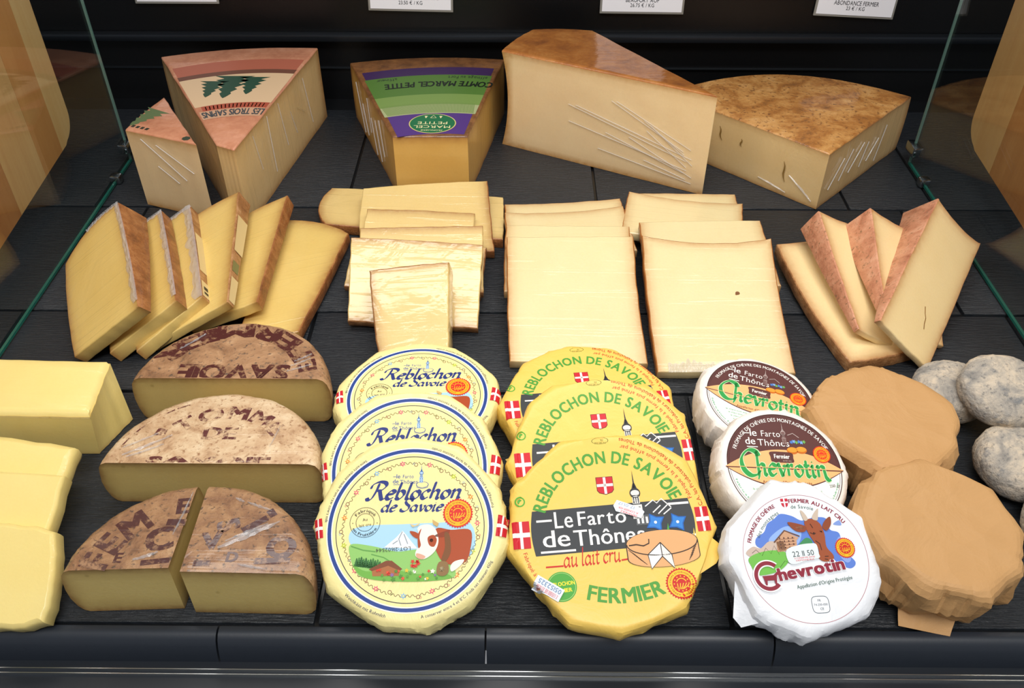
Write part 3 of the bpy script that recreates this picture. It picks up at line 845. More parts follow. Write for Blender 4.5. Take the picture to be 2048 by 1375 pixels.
class Print:
    """collects flat inked shapes in the plane of a label; unit = label radius"""
    def __init__(s, scale, eps=0.00009):
        s.k = scale; s.V = []; s.F = []; s.fm = []; s.mats = []; s.eps = eps; s.z = 0; s.groups = []
    def mi(s, m):
        if m not in s.mats: s.mats.append(m)
        return s.mats.index(m)
    def up(s, n=1): s.z += n; return s
    def _add(s, V, F, m, layer=None):
        base = len(s.V); i = s.mi(m); z = (s.z if layer is None else layer) * s.eps
        s.V += [(v[0] * s.k, v[1] * s.k, z) for v in V]
        for f in F:
            s.F.append(tuple(base + a for a in f)); s.fm.append(i)
    def poly(s, P, m):
        tri = tessellate_polygon([[Vector((p[0], p[1], 0)) for p in P]])
        F = []
        for t in tri:
            a, b, c = [P[i] for i in t]
            cr = (b[0] - a[0]) * (c[1] - a[1]) - (b[1] - a[1]) * (c[0] - a[0])
            F.append(t if cr > 0 else t[::-1])
        s._add(P, F, m)
    def spoly(s, P, m, per=5):
        Q = [np.array(p, float) for p in P]; n = len(Q); out = []
        for i in range(n):
            a, b, c, d = Q[i - 1], Q[i], Q[(i + 1) % n], Q[(i + 2) % n]
            for k in range(per):
                t = k / per
                out.append(tuple(0.5 * (2 * b + (c - a) * t + (2 * a - 5 * b + 4 * c - d) * t * t + (3 * b - a - 3 * c + d) * t ** 3)))
        s.poly(out, m)
    def rect(s, x0, x1, y0, y1, m, rot=0.0, c=None):
        P = [(x0, y0), (x1, y0), (x1, y1), (x0, y1)]
        if rot:
            c = c or ((x0 + x1) / 2, (y0 + y1) / 2); ca, sa = math.cos(rot), math.sin(rot)
            P = [(c[0] + (x - c[0]) * ca - (y - c[1]) * sa, c[1] + (x - c[0]) * sa + (y - c[1]) * ca) for x, y in P]
        s.poly(P, m)
    def disc(s, x, y, r, m, n=40, ry=None, teeth=0, th=0.0):
        P = []
        N = teeth * 2 if teeth else n
        for k in range(N):
            a = 2 * PI * k / N
            q = (1 + th * (1 if k % 2 else -1)) if teeth else 1
            P.append((x + r * q * math.cos(a), y + (ry or r) * q * math.sin(a)))
        R5 = 5 if r > 0.1 else 1
        V = [(x, y)]
        for q in range(1, R5 + 1): V += [(x + (a - x) * q / R5, y + (b - y) * q / R5) for a, b in P]
        F = [(0, 1 + k, 1 + (k + 1) % N) for k in range(N)]
        for q in range(R5 - 1):
            o = 1 + q * N
            F += [(o + k, o + N + k, o + N + (k + 1) % N, o + (k + 1) % N) for k in range(N)]
        s._add(V, F, m)
    def ring(s, x, y, r0, r1, m, n=96, a0=0.0, a1=2 * PI, sy=1.0):
        V = []; 
        for k in range(n + 1):
            a = a0 + (a1 - a0) * k / n
            V += [(x + r0 * math.cos(a), y + sy * r0 * math.sin(a)), (x + r1 * math.cos(a), y + sy * r1 * math.sin(a))]
        s._add(V, [(2 * k, 2 * k + 1, 2 * k + 3, 2 * k + 2) for k in range(n)], m)
    def line(s, P, w, m, taper=False):
        P = [np.array(p, float) for p in P]; V = []; n = len(P)
        for k, p in enumerate(P):
            d = P[min(k + 1, n - 1)] - P[max(k - 1, 0)]; L = np.linalg.norm(d) or 1
            o = np.array([-d[1], d[0]]) / L * w / 2
            if taper: o = o * (1 - k / (n - 1) * 0.85)
            V += [tuple(p + o), tuple(p - o)]
        s._add(V, [(2 * k + 1, 2 * k + 3, 2 * k + 2, 2 * k) for k in range(n - 1)], m)
    def fat(s, b):
        if b <= 0.011: return [(0, 0)]
        return [(-b, -b * 0.6), (b, -b * 0.6), (-b, b * 0.6), (b, b * 0.6)] if b > 0.02 else [(-b, 0), (b, 0)]
    def width(s, txt, size, bold, sp=0.0):
        return sum((glyph(c, bold)[2] + sp) for c in txt) * size
    def text(s, txt, x, y, size, m, rot=0.0, align='l', bold=0.0, shear=0.0, sx=1.0, sp=0.0, width=None):
        if width:
            sx = width / s.width(txt, size, bold, sp)
        W = s.width(txt, size, bold, sp) * sx
        ox = {'l': 0, 'c': -W / 2, 'r': -W}[align]
        ca, sa = math.cos(rot), math.sin(rot)
        for c in txt:
            V, F, adv = glyph(c, bold)
            for bi, (bx, by) in enumerate(s.fat(bold)):
                P = []
                for gx, gy in V:
                    px = ox + (gx + bx + shear * gy) * size * sx; py = (gy + by) * size
                    P.append((x + px * ca - py * sa, y + px * sa + py * ca))
                if P: s._add(P, F, m, s.z + bi * 0.11)
            ox += (adv + sp) * size * sx
    def arc(s, txt, cx, cy, r, amid, size, m, bold=0.0, flip=False, sp=0.0, span=None, sx=1.0, shear=0.0):
        """text on a circle; flip = letters stand with their feet outwards"""
        if span:
            sx = span * r / s.width(txt, size, bold, sp)
        W = s.width(txt, size, bold, sp) * sx / r
        sg = 1 if flip else -1
        a = amid - sg * W / 2
        for c in txt:
            V, F, adv = glyph(c, bold)
            ac = a + sg * (adv + sp) * size * sx / r / 2
            ca, sa = math.cos(ac), math.sin(ac)
            for bi, (bx, by) in enumerate(s.fat(bold)):
                P = []
                for gx, gy in V:
                    t = (gx + bx - adv / 2 + shear * gy) * size * sx; rad = (gy + by) * size
                    if flip: tx, ty, R2 = -sa, ca, r - rad
                    else: tx, ty, R2 = sa, -ca, r + rad
                    P.append((cx + R2 * ca + t * tx, cy + R2 * sa + t * ty))
                if P: s._add(P, F, m, s.z + bi * 0.11)
            a += sg * (adv + sp) * size * sx / r
    def pen(s, txt, x, y, size, m, w=0.11, thin=0.03, ang=0.75, shear=0.0, width=None, sp=0.02, rot=0.0, per=7, caps=None):
        """broad-pen lettering"""
        tot = sum((PEN[c][0] if c in PEN else 0.25) + sp for c in txt)
        sx = (width / (tot * size)) if width else 1.0
        ca, sa = math.cos(rot), math.sin(rot); ox = 0.0
        for c in txt:
            if c not in PEN: ox += 0.25; continue
            adv, strokes = PEN[c]
            sc = 1.0
            for si, st in enumerate(strokes):
                pts = smooth_path(st, per); n = len(pts); L = []; R = []
                for k, p in enumerate(pts):
                    d = pts[min(k + 1, n - 1)] - pts[max(k - 1, 0)]; Ln = np.linalg.norm(d) or 1
                    th = math.atan2(d[1], d[0])
                    hw = max(thin, w * abs(math.sin(th - ang))) / 2
                    if n > 4 and (k == 0 or k == n - 1): hw *= 0.55
                    o = np.array([-d[1], d[0]]) / Ln * hw
                    for lst, q in ((L, p + o), (R, p - o)):
                        px = (ox + q[0] + shear * q[1]) * size * sx; py = q[1] * size
                        lst.append((x + px * ca - py * sa, y + px * sa + py * ca))
                V = []
                for a_, b_ in zip(L, R): V += [a_, b_]
                s._add(V, [(2 * k + 1, 2 * k + 3, 2 * k + 2, 2 * k) for k in range(n - 1)], m, s.z + si * 0.11)
            ox += adv + sp
    def star(s, x, y, r, m, n=8, q=0.45, rot=0.0):
        P = [(x + r * (1 if k % 2 == 0 else q) * math.cos(rot + PI * k / n), y + r * (1 if k % 2 == 0 else q) * math.sin(rot + PI * k / n)) for k in range(2 * n)]
        V = [(x, y)] + P
        s._add(V, [(0, 1 + k, 1 + (k + 1) % (2 * n)) for k in range(2 * n)], m)
    def cut(s, name, parent, h, ymin=None):
        """close the shapes gathered so far into one printed part"""
        if not s.F: return None
        V = [(x, y if ymin is None else max(y, ymin), (h(x, y) if callable(h) else h) + 0.00012 + z) for x, y, z in s.V]
        o = mesh_obj(name, V, s.F, s.mats, parent, fm=s.fm, smooth=False)
        s.V = []; s.F = []; s.fm = []; s.mats = []
        return o

def grid_rect(p, x, y, w, h, rot, m, N=8):
    u, v = w / 2, h / 2; ca, sa = math.cos(rot), math.sin(rot); V = []
    for j in range(N + 1):
        for i in range(N + 1):
            a, b = -u + 2 * u * i / N, -v + 2 * v * j / N
            V.append((x + a * ca - b * sa, y + a * sa + b * ca))
    p._add(V, [(j * (N + 1) + i, j * (N + 1) + i + 1, (j + 1) * (N + 1) + i + 1, (j + 1) * (N + 1) + i) for j in range(N) for i in range(N)], m)

def flag(p, x, y, w, h, rot=0.0, outline=True):
    """red flag with a white cross"""
    c = (x, y); u = w / 2; v = h / 2
    N = 12; ca, sa = math.cos(rot), math.sin(rot); V = []
    for j in range(N + 1):
        for i in range(N + 1):
            a, b = -u + 2 * u * i / N, -v + 2 * v * j / N
            V.append((x + a * ca - b * sa, y + a * sa + b * ca))
    red, white = [], []
    for j in range(N):
        for i in range(N):
            q = j * (N + 1) + i; f = (q, q + 1, q + N + 2, q + N + 1)
            (white if (i in (5, 6) or j in (5, 6)) else red).append(f)
    p.z += 2; p._add(V, red, ink('#c81e2b')); p._add(V, white, ink('#f4efe9')); p.z -= 2

def shield(p, x, y, w, h):
    u, v = w / 2, h / 2
    S = lambda k: [(x - u * k, y + v * k), (x - u * k, y - v * 0.5 * k), (x - u * 0.75 * k, y - v * 0.8 * k), (x, y - v * k), (x + u * 0.75 * k, y - v * 0.8 * k), (x + u * k, y - v * 0.5 * k), (x + u * k, y + v * k)][::-1]
    p.poly(S(1.06), ink('#4a2a20')); p.up()
    p.poly(S(1.0), ink('#c92331')); p.up()
    p.rect(x - u * 0.16, x + u * 0.16, y - v * 0.97, y + v, ink('#f6efe8')); p.rect(x - u, x + u, y - v * 0.1, y + v * 0.22, ink('#f6efe8')); p.up(-2)

def seal(p, x, y, r, red='#d32a1e', yel='#f2b21c'):
    """round quality seal: toothed red edge, yellow ring, red centre with rays"""
    p.disc(x, y, r, ink(red), teeth=34, th=0.05); p.up()
    p.disc(x, y, r * 0.89, ink(yel)); p.up()
    p.arc("APPELLATION D'ORIGINE PROTEGEE", x, y, r * 0.69, PI / 2, r * 0.15, ink('#a4301a'), span=2 * PI * 0.94, bold=0.01)
    p.disc(x, y, r * 0.60, ink(red)); p.up()
    for k in range(12):
        a = 2 * PI * k / 12; p.disc(x + r * 0.48 * math.cos(a), y + r * 0.48 * math.sin(a), r * 0.045, ink(yel), n=8)
    for k in range(5):
        t = -0.34 + 0.2 * k
        p.line([(x + r * (t * 0.45 - 0.14), y - r * 0.36), (x + r * t * 0.8, y - r * 0.18), (x + r * (t + 0.06), y + r * 0.02)], r * 0.06, ink(yel))
    p.ring(x, y, r * 0.30, r * 0.36, ink(yel), n=20, a0=0.35, a1=PI - 0.35); p.up(-3)

def farto(p, x, y, w, m, size=None):
    """two-line dairy lettering: 'le Farto' over 'de Thones', left edge x, top baseline y, total width w"""
    k = w
    p.text('le', x + k * 0.13, y, k * 0.24, m, bold=0.012, width=k * 0.17)
    p.text('Farto', x + k * 0.38, y, k * 0.20, m, bold=0.010, width=k * 0.44)
    p.text('de', x, y - k * 0.20, k * 0.24, m, bold=0.012, width=k * 0.24)
    p.text('Thônes', x + k * 0.27, y - k * 0.22, k * 0.22, m, bold=0.010, width=k * 0.72)
    p.rect(x + k * 0.01, x + k * 0.13, y + k * 0.055, y + k * 0.075, m)
    p.rect(x + k * 0.03, x + k * 0.27, y - k * 0.265, y - k * 0.245, m)

def church(p, x, y, h, m, m2, body=True):
    """steeple outline: needle spire, bulb, lantern, tower; x centre, y foot, h height"""
    p.poly([(x - h * .02, y + h * .62), (x + h * .02, y + h * .62), (x, y + h)], m)
    p.poly([(x - h * .07, y + h * .56), (x + h * .07, y + h * .56), (x + h * .018, y + h * .72), (x - h * .018, y + h * .72)], m)
    p.up()
    p.disc(x, y + h * .52, h * .085, m2, n=20, ry=h * .06)
    p.ring(x, y + h * .52, h * .085, h * .105, m, n=24)
    p.rect(x - h * .07, x + h * .07, y + h * .30, y + h * .46, m2)
    for k in (-1, 0, 1): p.rect(x + k * h * .045 - h * .012, x + k * h * .045 + h * .012, y + h * .31, y + h * .44, m)
    p.rect(x - h * .09, x + h * .09, y + h * .28, y + h * .30, m); p.rect(x - h * .09, x + h * .09, y + h * .455, y + h * .475, m)
    if body:
        p.rect(x - h * .10, x + h * .10, y, y + h * .28, m2)
        for j in range(2):
            for k in (-1, 1): p.rect(x + k * h * .05 - h * .018, x + k * h * .05 + h * .018, y + h * (.03 + .13 * j), y + h * (.11 + .13 * j), m)
    p.up(-1)
# ------------------------------------------------------------------ cheese materials
P_GOLD = paste('paste_golden', '#ecd082', '#e0be68', '#a8793f', wrap=0.7, rot=0.9, strength=0.45)
P_MID = paste('paste_comte', '#e8cd8c', '#dcbe78', '#a97c45', wrap=1.0, rot=0.2, strength=0.7)
P_CREAM = paste('paste_beaufort', '#ecdcaa', '#e2ce9a', '#c49a66', wrap=0.7, rot=0.7, strength=0.4)
P_ABON = paste('paste_abondance', '#f6e0ac', '#edd298', '#b88452', wrap=0.12, rot=0.3)
P_WEDGE = paste('paste_wedge', '#eccf98', '#e0bd80', '#a97d4a', wrap=0.7, rot=1.0, strength=0.5)
P_WEDGE2 = paste('paste_wedge_pale', '#f2d9aa', '#e8c898', '#b3854c', wrap=0.7, rot=0.5, strength=0.5)
P_COMTEW = paste('paste_comte_wedge', '#e2b968', '#d8a852', '#9c6a36', wrap=0.6, rot=1.2, strength=0.3)
P_TOMME = paste('paste_tomme', '#d8c27c', '#caaf68', '#8a6a3c', wrap=0.35, rot=0.1, rough=0.5, holes=34, strength=0.2)
P_BUTTER = paste('paste_pale_block', '#f0dc90', '#ead17c', '#d2b36a', wrap=0.35, rot=0.4, strength=0.3, rough=0.5)
R_BROWN = rind('rind_brown', ['#7c4a20', '#a86a34', '#c98d52'], 70, 0.4)
R_TAN = rind('rind_tan', ['#8a5a30', '#b98450', '#d9ac78'], 70, 0.35)
R_PINK = rind('rind_pink', ['#9a5a3c', '#c98a68', '#dca685'], 45, 0.25, speck='#8d6848')
R_BEAU = rind('rind_beaufort', ['#8f5423', '#b9752f', '#cd8f48'], 30, 0.6, 0.5)
R_ABON = rind('rind_abondance', ['#6b4420', '#a66c2f', '#c58f4e', '#d5a56a'], 34, 0.45, 0.9, speck='#7a4f26')
R_TOMME1 = rind('rind_tomme_dark', ['#6b4a34', '#99714f', '#b48a64', '#cfae88'], 38, 0.4, 0.8, speck='#5c4a3c')
R_TOMME2 = rind('rind_tomme_pale', ['#97704f', '#c6a27c', '#dcc09a', '#e7d3b4'], 42, 0.45, 0.7, speck='#9c7350')
R_TOMME3 = rind('rind_tomme_brown', ['#5e4232', '#91694a', '#ab825c', '#c4a27c'], 40, 0.5, 0.8, speck='#4f4036')
R_ROSE = rind('rind_rose', ['#b87a5c', '#cf9472', '#dca688'], 30, 0.6, 0.25)
R_COMTE_TOP = rind('rind_comte_top', ['#5f3a1c', '#8a5a2e', '#a4703c'], 50, 0.6, 0.5)

FILM = None
def film_mat():
    m = bpy.data.materials.new('cling_film'); m.use_nodes = True
    nt = m.node_tree; nt.nodes.clear()
    out = nt.nodes.new('ShaderNodeOutputMaterial'); mx = nt.nodes.new('ShaderNodeMixShader'); mx.inputs[0].default_value = 0.30
    tr = nt.nodes.new('ShaderNodeBsdfTransparent'); tr.inputs['Color'].default_value = (0.96, 0.96, 0.97, 1)
    gl = nt.nodes.new('ShaderNodeBsdfPrincipled'); gl.inputs['Roughness'].default_value = 0.2; gl.inputs['Base Color'].default_value = (0.75, 0.77, 0.8, 1); gl.inputs['Coat Weight'].default_value = 1.0  # pale base colour stands in for lamp reflections on the film
    nt.links.new(tr.outputs[0], mx.inputs[1]); nt.links.new(gl.outputs[0], mx.inputs[2]); nt.links.new(mx.outputs[0], out.inputs['Surface'])
    return m
FILM = film_mat()
def film_ribbon(key, th, side, u0, u1, w, bulge=0.0, seed=1, amp=0.0014, N=22, wrap=0.5):
    """bunched cling film along one edge of a slice"""
    d = SLAB[key]; C = [np.array(c) for c in d['c']]; T = d['t']; t0 = (T[0] + T[1]) / 2
    E = curve_edge(C[side], C[(side + 1) % 4], bulge, N); o = outward(C[side], C[(side + 1) % 4])
    nu, nv = 60, 8; V = []; F = []
    for i in range(nu + 1):
        u = u0 + (u1 - u0) * i / nu; x = u * N; k = min(N - 1, int(x)); p = E[k] + (E[k + 1] - E[k]) * (x - k)
        ww = w * (0.6 + 0.6 * abs(noise.noise(Vector((i * 0.13, seed, 0)))))
        for j in range(nv + 1):
            s = j / nv
            q = p - o * (ww * s - 0.0008)
            z = t0 + 0.0007 + amp * (0.5 + noise.noise(Vector((i * 0.55 + seed * 9, j * 0.35, seed)))) * math.sin(PI * min(1, s * 1.02 + 0.0)) 
            V.append((q[0], q[1], z))
    for i in range(nu):
        for j in range(nv):
            a = i * (nv + 1) + j
            F.append((a, a + 1, a + nv + 2, a + nv + 1))
    return mesh_obj('cling_film', V, F, FILM, th, sharp=20)

# ------------------------------------------------------------------ back row: five big wedges
def line_x(a, b, c, d):
    a, b, c, d = map(np.array, (a, b, c, d)); r = b - a; s = d - c
    t = ((c - a)[0] * s[1] - (c - a)[1] * s[0]) / (r[0] * s[1] - r[1] * s[0])
    return a + r * t
def sector(p, A, r0, r1, a0, a1, m, n=24):
    V = []
    for k in range(n + 1):
        a = a0 + (a1 - a0) * k / n
        V += [(A[0] + r0 * math.cos(a), A[1] + r0 * math.sin(a)), (A[0] + r1 * math.cos(a), A[1] + r1 * math.sin(a))]
    p._add(V, [(2 * k, 2 * k + 1, 2 * k + 3, 2 * k + 2)[::-1] for k in range(n)], m)
def spruce(p, x, y, h, m, rot=0.0):
    ca, sa = math.cos(rot), math.sin(rot); P = []
    n = 5
    for s in (1, -1):
        rng = range(n) if s == 1 else range(n - 1, -1, -1)
        for k in rng:
            yb = k / n; w = 0.36 * (1 - k / n) + 0.04
            pts = [(s * w, yb), (s * w * 0.45, yb + 0.13)]
            P += pts if s == 1 else pts[::-1]
        if s == 1: P.append((0, 1.0))
    P = [(x + (px * ca - py * sa) * h, y + (px * sa + py * ca) * h) for px, py in P]
    p.poly(P, m)

w1, O1, h1 = wedge('W1', 'cheese_wedge', 'small pale wedge with pink top and green tree print, left of the big pink-topped wedge', 'big wedges at the back', P_WEDGE2, R_ROSE, R_ROSE,
    [('paste', 0.0, 0.0), ('paste', 0.0, 0.0), ('paste', 0.002, 0.0)])
p = Print(1.0)
c = lambda x, y: (x - O1[0], y - O1[1])
x, y = c(-0.428, 0.960); spruce(p, x, y + 0.028, 0.045, ink('#5d6d4a'), PI - 0.5); p.up()
x, y = c(-0.447, 0.946)
for k in range(4): p.rect(x + 0.006 * k, x + 0.006 * k + 0.004, y - 0.001 - 0.0024 * k, y + 0.004 - 0.0024 * k, ink('#3a3a30'), -0.35)
x, y = c(-0.3755, 0.918); p.cut('tree_print', w1, h1); p.disc(x, y, 0.005, ink('#3c4436'), n=7); p.cut('printed_dot', w1, h1)

w2, O2, h2 = wedge('W2', 'cheese_wedge', 'large wedge with pink top carrying spruce print and LES TROIS SAPINS band', 'big wedges at the back', P_WEDGE, R_ROSE, R_ROSE,
    [('paste', 0.0, 0.0), ('paste', 0.0, 0.0), ('heel', 0.012, 0.004), ('paste', 0.0, 0.0)])
T = WEDGE['W2']['top']; A = line_x(T[3], T[0], T[1], T[2]) - O2
aL = math.atan2(*(np.array(T[3]) - np.array(T[0]))[::-1]); aR = math.atan2(*(np.array(T[2]) - np.array(T[1]))[::-1])
p = Print(1.0)
sector(p, A, 0.236, 0.268, aR + 0.015, aL - 0.015, ink('#a9614c')); p.up()
sector(p, A, 0.224, 0.236, aR + 0.012, aL - 0.012, ink('#6c4638'))
sector(p, A, 0.140, 0.224, aR + 0.010, aL - 0.010, ink('#d2b490')); p.up()
sector(p, A, 0.126, 0.140, aR + 0.02, aL - 0.06, ink('#a4503c'))
for k in range(16): 
    a = aR + 0.06 + k * 0.034; p.line([(A[0] + 0.128 * math.cos(a), A[1] + 0.128 * math.sin(a)), (A[0] + 0.138 * math.cos(a), A[1] + 0.138 * math.sin(a))], 0.0012, ink('#7a2f24'))
sector(p, A, 0.104, 0.126, aR + 0.02, aL - 0.02, ink('#c2987a')); p.up()
p.cut('label_bands', w2, h2)
p.z = 3; p.arc('LES TROIS SAPINS', A[0], A[1], 0.123, (aL + aR) / 2 - 0.01, 0.0215, ink('#40464a'), bold=0.03, flip=True, span=(aL - aR) * 0.93); p.cut('label_lettering', w2, h2)
p.z = 3
for da, r0, hh in ((0.12, 0.208, 0.046), (-0.01, 0.218, 0.064), (-0.14, 0.212, 0.050)):
    a = (aL + aR) / 2 + da * 0.9 + 0.02; spruce(p, A[0] + r0 * math.cos(a), A[1] + r0 * math.sin(a), hh, ink('#2c4a3a'), PI)
p.cut('spruce_print', w2, h2)

w3, O3, h3 = wedge('W3', 'cheese_wedge', 'blunt-nosed wedge with green and purple COMTE MARCEL PETITE label on top', 'big wedges at the back', P_COMTEW, R_COMTE_TOP, R_BROWN,
    [('paste', 0.0, 0.0), ('paste', 0.0, 0.0), ('heel', 0.012, 0.004), ('paste', 0.0, 0.0)])
T = WEDGE['W3']['top']; A = line_x(T[3], T[0], T[1], T[2]) - O3
aL = math.atan2(*(np.array(T[3]) - np.array(T[0]))[::-1]); aR = math.atan2(*(np.array(T[2]) - np.array(T[1]))[::-1])
p = Print(1.0); rr = lambda yw: yw * 1.0417 - O3[1] - A[1]
sector(p, A, rr(1.092), rr(1.115), aR + 0.02, aL - 0.02, ink('#3a2350'))
sector(p, A, rr(1.036), rr(1.092), aR + 0.015, aL - 0.015, ink('#4f7430'))
sector(p, A, rr(1.008), rr(1.036), aR + 0.015, aL - 0.015, ink('#74904a'))
sector(p, A, rr(0.984), rr(1.008), aR + 0.015, aL - 0.015, ink('#a3aa7c'))
sector(p, A, rr(0.932), rr(0.984), aR + 0.03, aL - 0.03, ink('#50347a')); p.up()
for k in range(70):
    a = aR + 0.03 + (aL - aR - 0.06) * k / 70
    p.line([(A[0] + rr(0.986) * math.cos(a), A[1] + rr(0.986) * math.sin(a)), (A[0] + rr(1.012) * math.cos(a + 0.012), A[1] + rr(1.012) * math.sin(a + 0.012))], 0.0009, ink('#6f8a48'))
p.cut('label_bands', w3, h3)
p.z = 2
am = (aL + aR) / 2
p.arc('COMTE MARCEL PETITE', A[0], A[1], rr(1.072), am - 0.045, 0.0215, ink('#131a14'), bold=0.03, flip=True, span=(aL - aR) * 0.86, shear=0.15)
p.arc('affinage au Fort', A[0], A[1], rr(1.088), am - 0.16, 0.012, ink('#27342a'), flip=True, span=(aL - aR) * 0.30)
p.arc('affineur', A[0], A[1], rr(1.088), am + 0.17, 0.011, ink('#27342a'), flip=True, span=(aL - aR) * 0.16)
p.cut('label_lettering', w3, h3); p.z = 2
ex, ey = -0.1047 - O3[0], 0.997 - O3[1]
p.disc(ex, ey, 0.0285, ink('#cfc07a'), ry=0.0255); p.up(); p.disc(ex, ey, 0.0272, ink('#1f6a42'), ry=0.0242); p.up()
p.text('MARCEL', ex + 0.0225, ey - 0.006, 0.0095, ink('#e8dca8'), rot=PI, width=0.045, bold=0.01)
p.text('PETITE', ex + 0.0185, ey + 0.004, 0.0095, ink('#e8dca8'), rot=PI, width=0.037, bold=0.01)
p.text('FROMAGERIE', ex + 0.013, ey - 0.0165, 0.0045, ink('#e8dca8'), rot=PI, width=0.026)
for dx in (-0.009, 0.009): spruce(p, ex + dx, ey + 0.019, 0.006, ink('#e8dca8'), PI)
p.line([(ex - 0.0035, ey + 0.014), (ex, ey + 0.021), (ex + 0.0035, ey + 0.014), (ex - 0.0035, ey + 0.014)], 0.0009, ink('#e8dca8'))
p.cut('logo_oval', w3, h3)

w4, O4, h4 = wedge('W4', 'cheese_wedge', 'tallest cream block with smooth brown rind on top, in the middle of the back row', 'big wedges at the back', P_WEDGE2, R_BEAU, R_BEAU,
    [('paste', 0.0, 0.0), ('paste', 0.0, 0.0), ('heel', 0.004, 0.003), ('heel', 0.003, 0.009)], rimw=0.006)
w5, O5, h5 = wedge('W5', 'cheese_wedge', 'broad low wedge with mottled brown rind at the right end of the back row', 'big wedges at the back', P_WEDGE, R_ABON, R_ABON,
    [('paste', 0.0, 0.0), ('paste', 0.0, 0.0), ('heel', 0.062, 0.003)], rimw=0.005)

def wall_cracks(key, th, O, e, marks, col='#8a6a34'):
    """short cracks in an upright cut face: (distance along edge, height, length, lean)"""
    a, b = [np.array(WEDGE[key]['top'][k % len(WEDGE[key]['top'])]) for k in (e, e + 1)]
    d = (b - a) / np.linalg.norm(b - a); o = outward(a, b)
    for (s, z, L, lean) in marks:
        V = []; F = []
        for k in range(6):
            u = k / 5; w = 0.0011 * math.sin(PI * (0.08 + 0.84 * u))
            for q in (-w, w):
                p_ = a + d * (s + lean * u * L + 0.0012 * math.sin(7 * u) + q) + o * 0.0012 - O
                V.append((p_[0], p_[1], z - L * u))
        for k in range(5): F.append((2 * k, 2 * k + 1, 2 * k + 3, 2 * k + 2))
        mesh_obj('crack', V, F, ink(col), th, smooth=False)
def wall_film(key, th, O, e, creases):
    """stretched creases of cling film on an upright cut face, whitened to imitate glints: (s0, z0, s1, z1, width)"""
    a, b = [np.array(WEDGE[key]['top'][k % len(WEDGE[key]['top'])]) for k in (e, e + 1)]
    d = (b - a) / np.linalg.norm(b - a); o = outward(a, b)
    for ci, (s0, z0, s1, z1, w) in enumerate(creases):
        V = []; F = []; n = 10; L = math.hypot(s1 - s0, z1 - z0); tx, tz = (s1 - s0) / L, (z1 - z0) / L
        for i in range(n + 1):
            u = i / n; s = s0 + (s1 - s0) * u; z = z0 + (z1 - z0) * u
            ww = w * (0.25 + math.sin(PI * u) * 0.75) * (0.7 + 0.6 * noise.noise(Vector((i * 0.7, ci * 3.1, w * 500))))
            for j, q in enumerate((-1, 0, 1)):
                p_ = a + d * (s - tz * ww * q) + o * (0.0009 + (0.0012 if j == 1 else 0)) - O
                V.append((p_[0], p_[1], z + tx * ww * q))
        for i in range(n):
            for j in range(2):
                k = i * 3 + j
                F.append((k, k + 1, k + 4, k + 3))
        mesh_obj('cling_film', V, F, FILM, th, sharp=25)
rs = random.Random(3)
wall_film('W4', w4.parent, O4, 0, [(0.270 - 0.02 * rs.random(), 0.012 + 0.004 * k, 0.270 - (0.06 + 0.13 * rs.random()) , 0.022 + 0.0062 * k + 0.02 * rs.random(), 0.0002 + 0.0003 * rs.random()) for k in range(12)])
wall_film('W1', w1.parent, O1, 0, [(0.02, 0.092, 0.072, 0.048, 0.0004), (0.04, 0.088, 0.085, 0.060, 0.0003), (0.035, 0.06, 0.06, 0.042, 0.0003)])
wall_film('W2', w2.parent, O2, 1, [(0.02 + 0.26 * rs.random(), 0.05 + 0.045 * rs.random(), 0.03 + 0.25 * rs.random(), 0.01 + 0.05 * rs.random(), 0.0003) for k in range(0)] + [(0.03 + 0.22 * k / 6 + 0.03 * rs.random(), 0.06 + 0.035 * rs.random(), 0.03 + 0.22 * k / 6 + 0.04 * rs.random(), 0.015 + 0.03 * rs.random(), 0.00035) for k in range(6)])
wall_film('W3', w3.parent, O3, 3, [(0.03 + 0.026 * k + 0.02 * rs.random(), 0.05 + 0.023 * rs.random(), 0.05 + 0.024 * k + 0.02 * rs.random(), 0.008 + 0.02 * rs.random(), 0.0004) for k in range(6)])
wall_film('W5', w5.parent, O5, 1, [(0.03 + 0.024 * k + 0.015 * rs.random(), 0.045 + 0.02 * rs.random(), 0.012 + 0.024 * k + 0.01 * rs.random(), 0.010 + 0.02 * rs.random(), 0.0003) for k in range(6)])
wall_film('W5', w5.parent, O5, 0, [(0.19, 0.03, 0.225, 0.008, 0.0025), (0.15, 0.012, 0.19, 0.006, 0.0018)])
wall_cracks('W5', w5.parent, O5, 0, [(0.085, 0.058, 0.018, 0.3), (0.118, 0.052, 0.010, 0.1), (0.180, 0.045, 0.026, 0.2)])

# ------------------------------------------------------------------ left fan of golden slices
g = 'golden slices fanned out on the left'
L1 = slab('L1', 'cheese_slice', 'golden slice at the left end of the fan, leaning steepest, next to the left glass', g, P_GOLD, R_BROWN, (0, 1, 1, 1), (0, 0.002, 0.012, 0.004), seed=11, rimw=0.007)
L2 = slab('L2', 'cheese_slice', 'golden slice second from the left glass in the fan', g, P_GOLD, R_BROWN, (0, 1, 1, 1), (0, 0.001, 0.008, 0.002), seed=12, rimw=0.007)
L3 = slab('L3', 'cheese_slice', 'golden slice third from the left glass with silvery film along its edge', g, P_GOLD, R_TAN, (0, 1, 1, 1), (0, 0.001, 0.010, 0.002), seed=13, rimw=0.007)
L4 = slab('L4', 'cheese_slice', 'golden slice fourth from the left glass with cream label strip on its rind', g, P_GOLD, R_TAN, (0, 1, 1, 1), (0, 0.0, 0.010, 0.002), seed=14, rimw=0.008)
L5 = slab('L5', 'cheese_slice', 'golden slice fifth from the left glass with plain brown rind', g, P_GOLD, R_BROWN, (0, 1, 1, 1), (0, 0.0, 0.008, 0.002), seed=15, rimw=0.008)
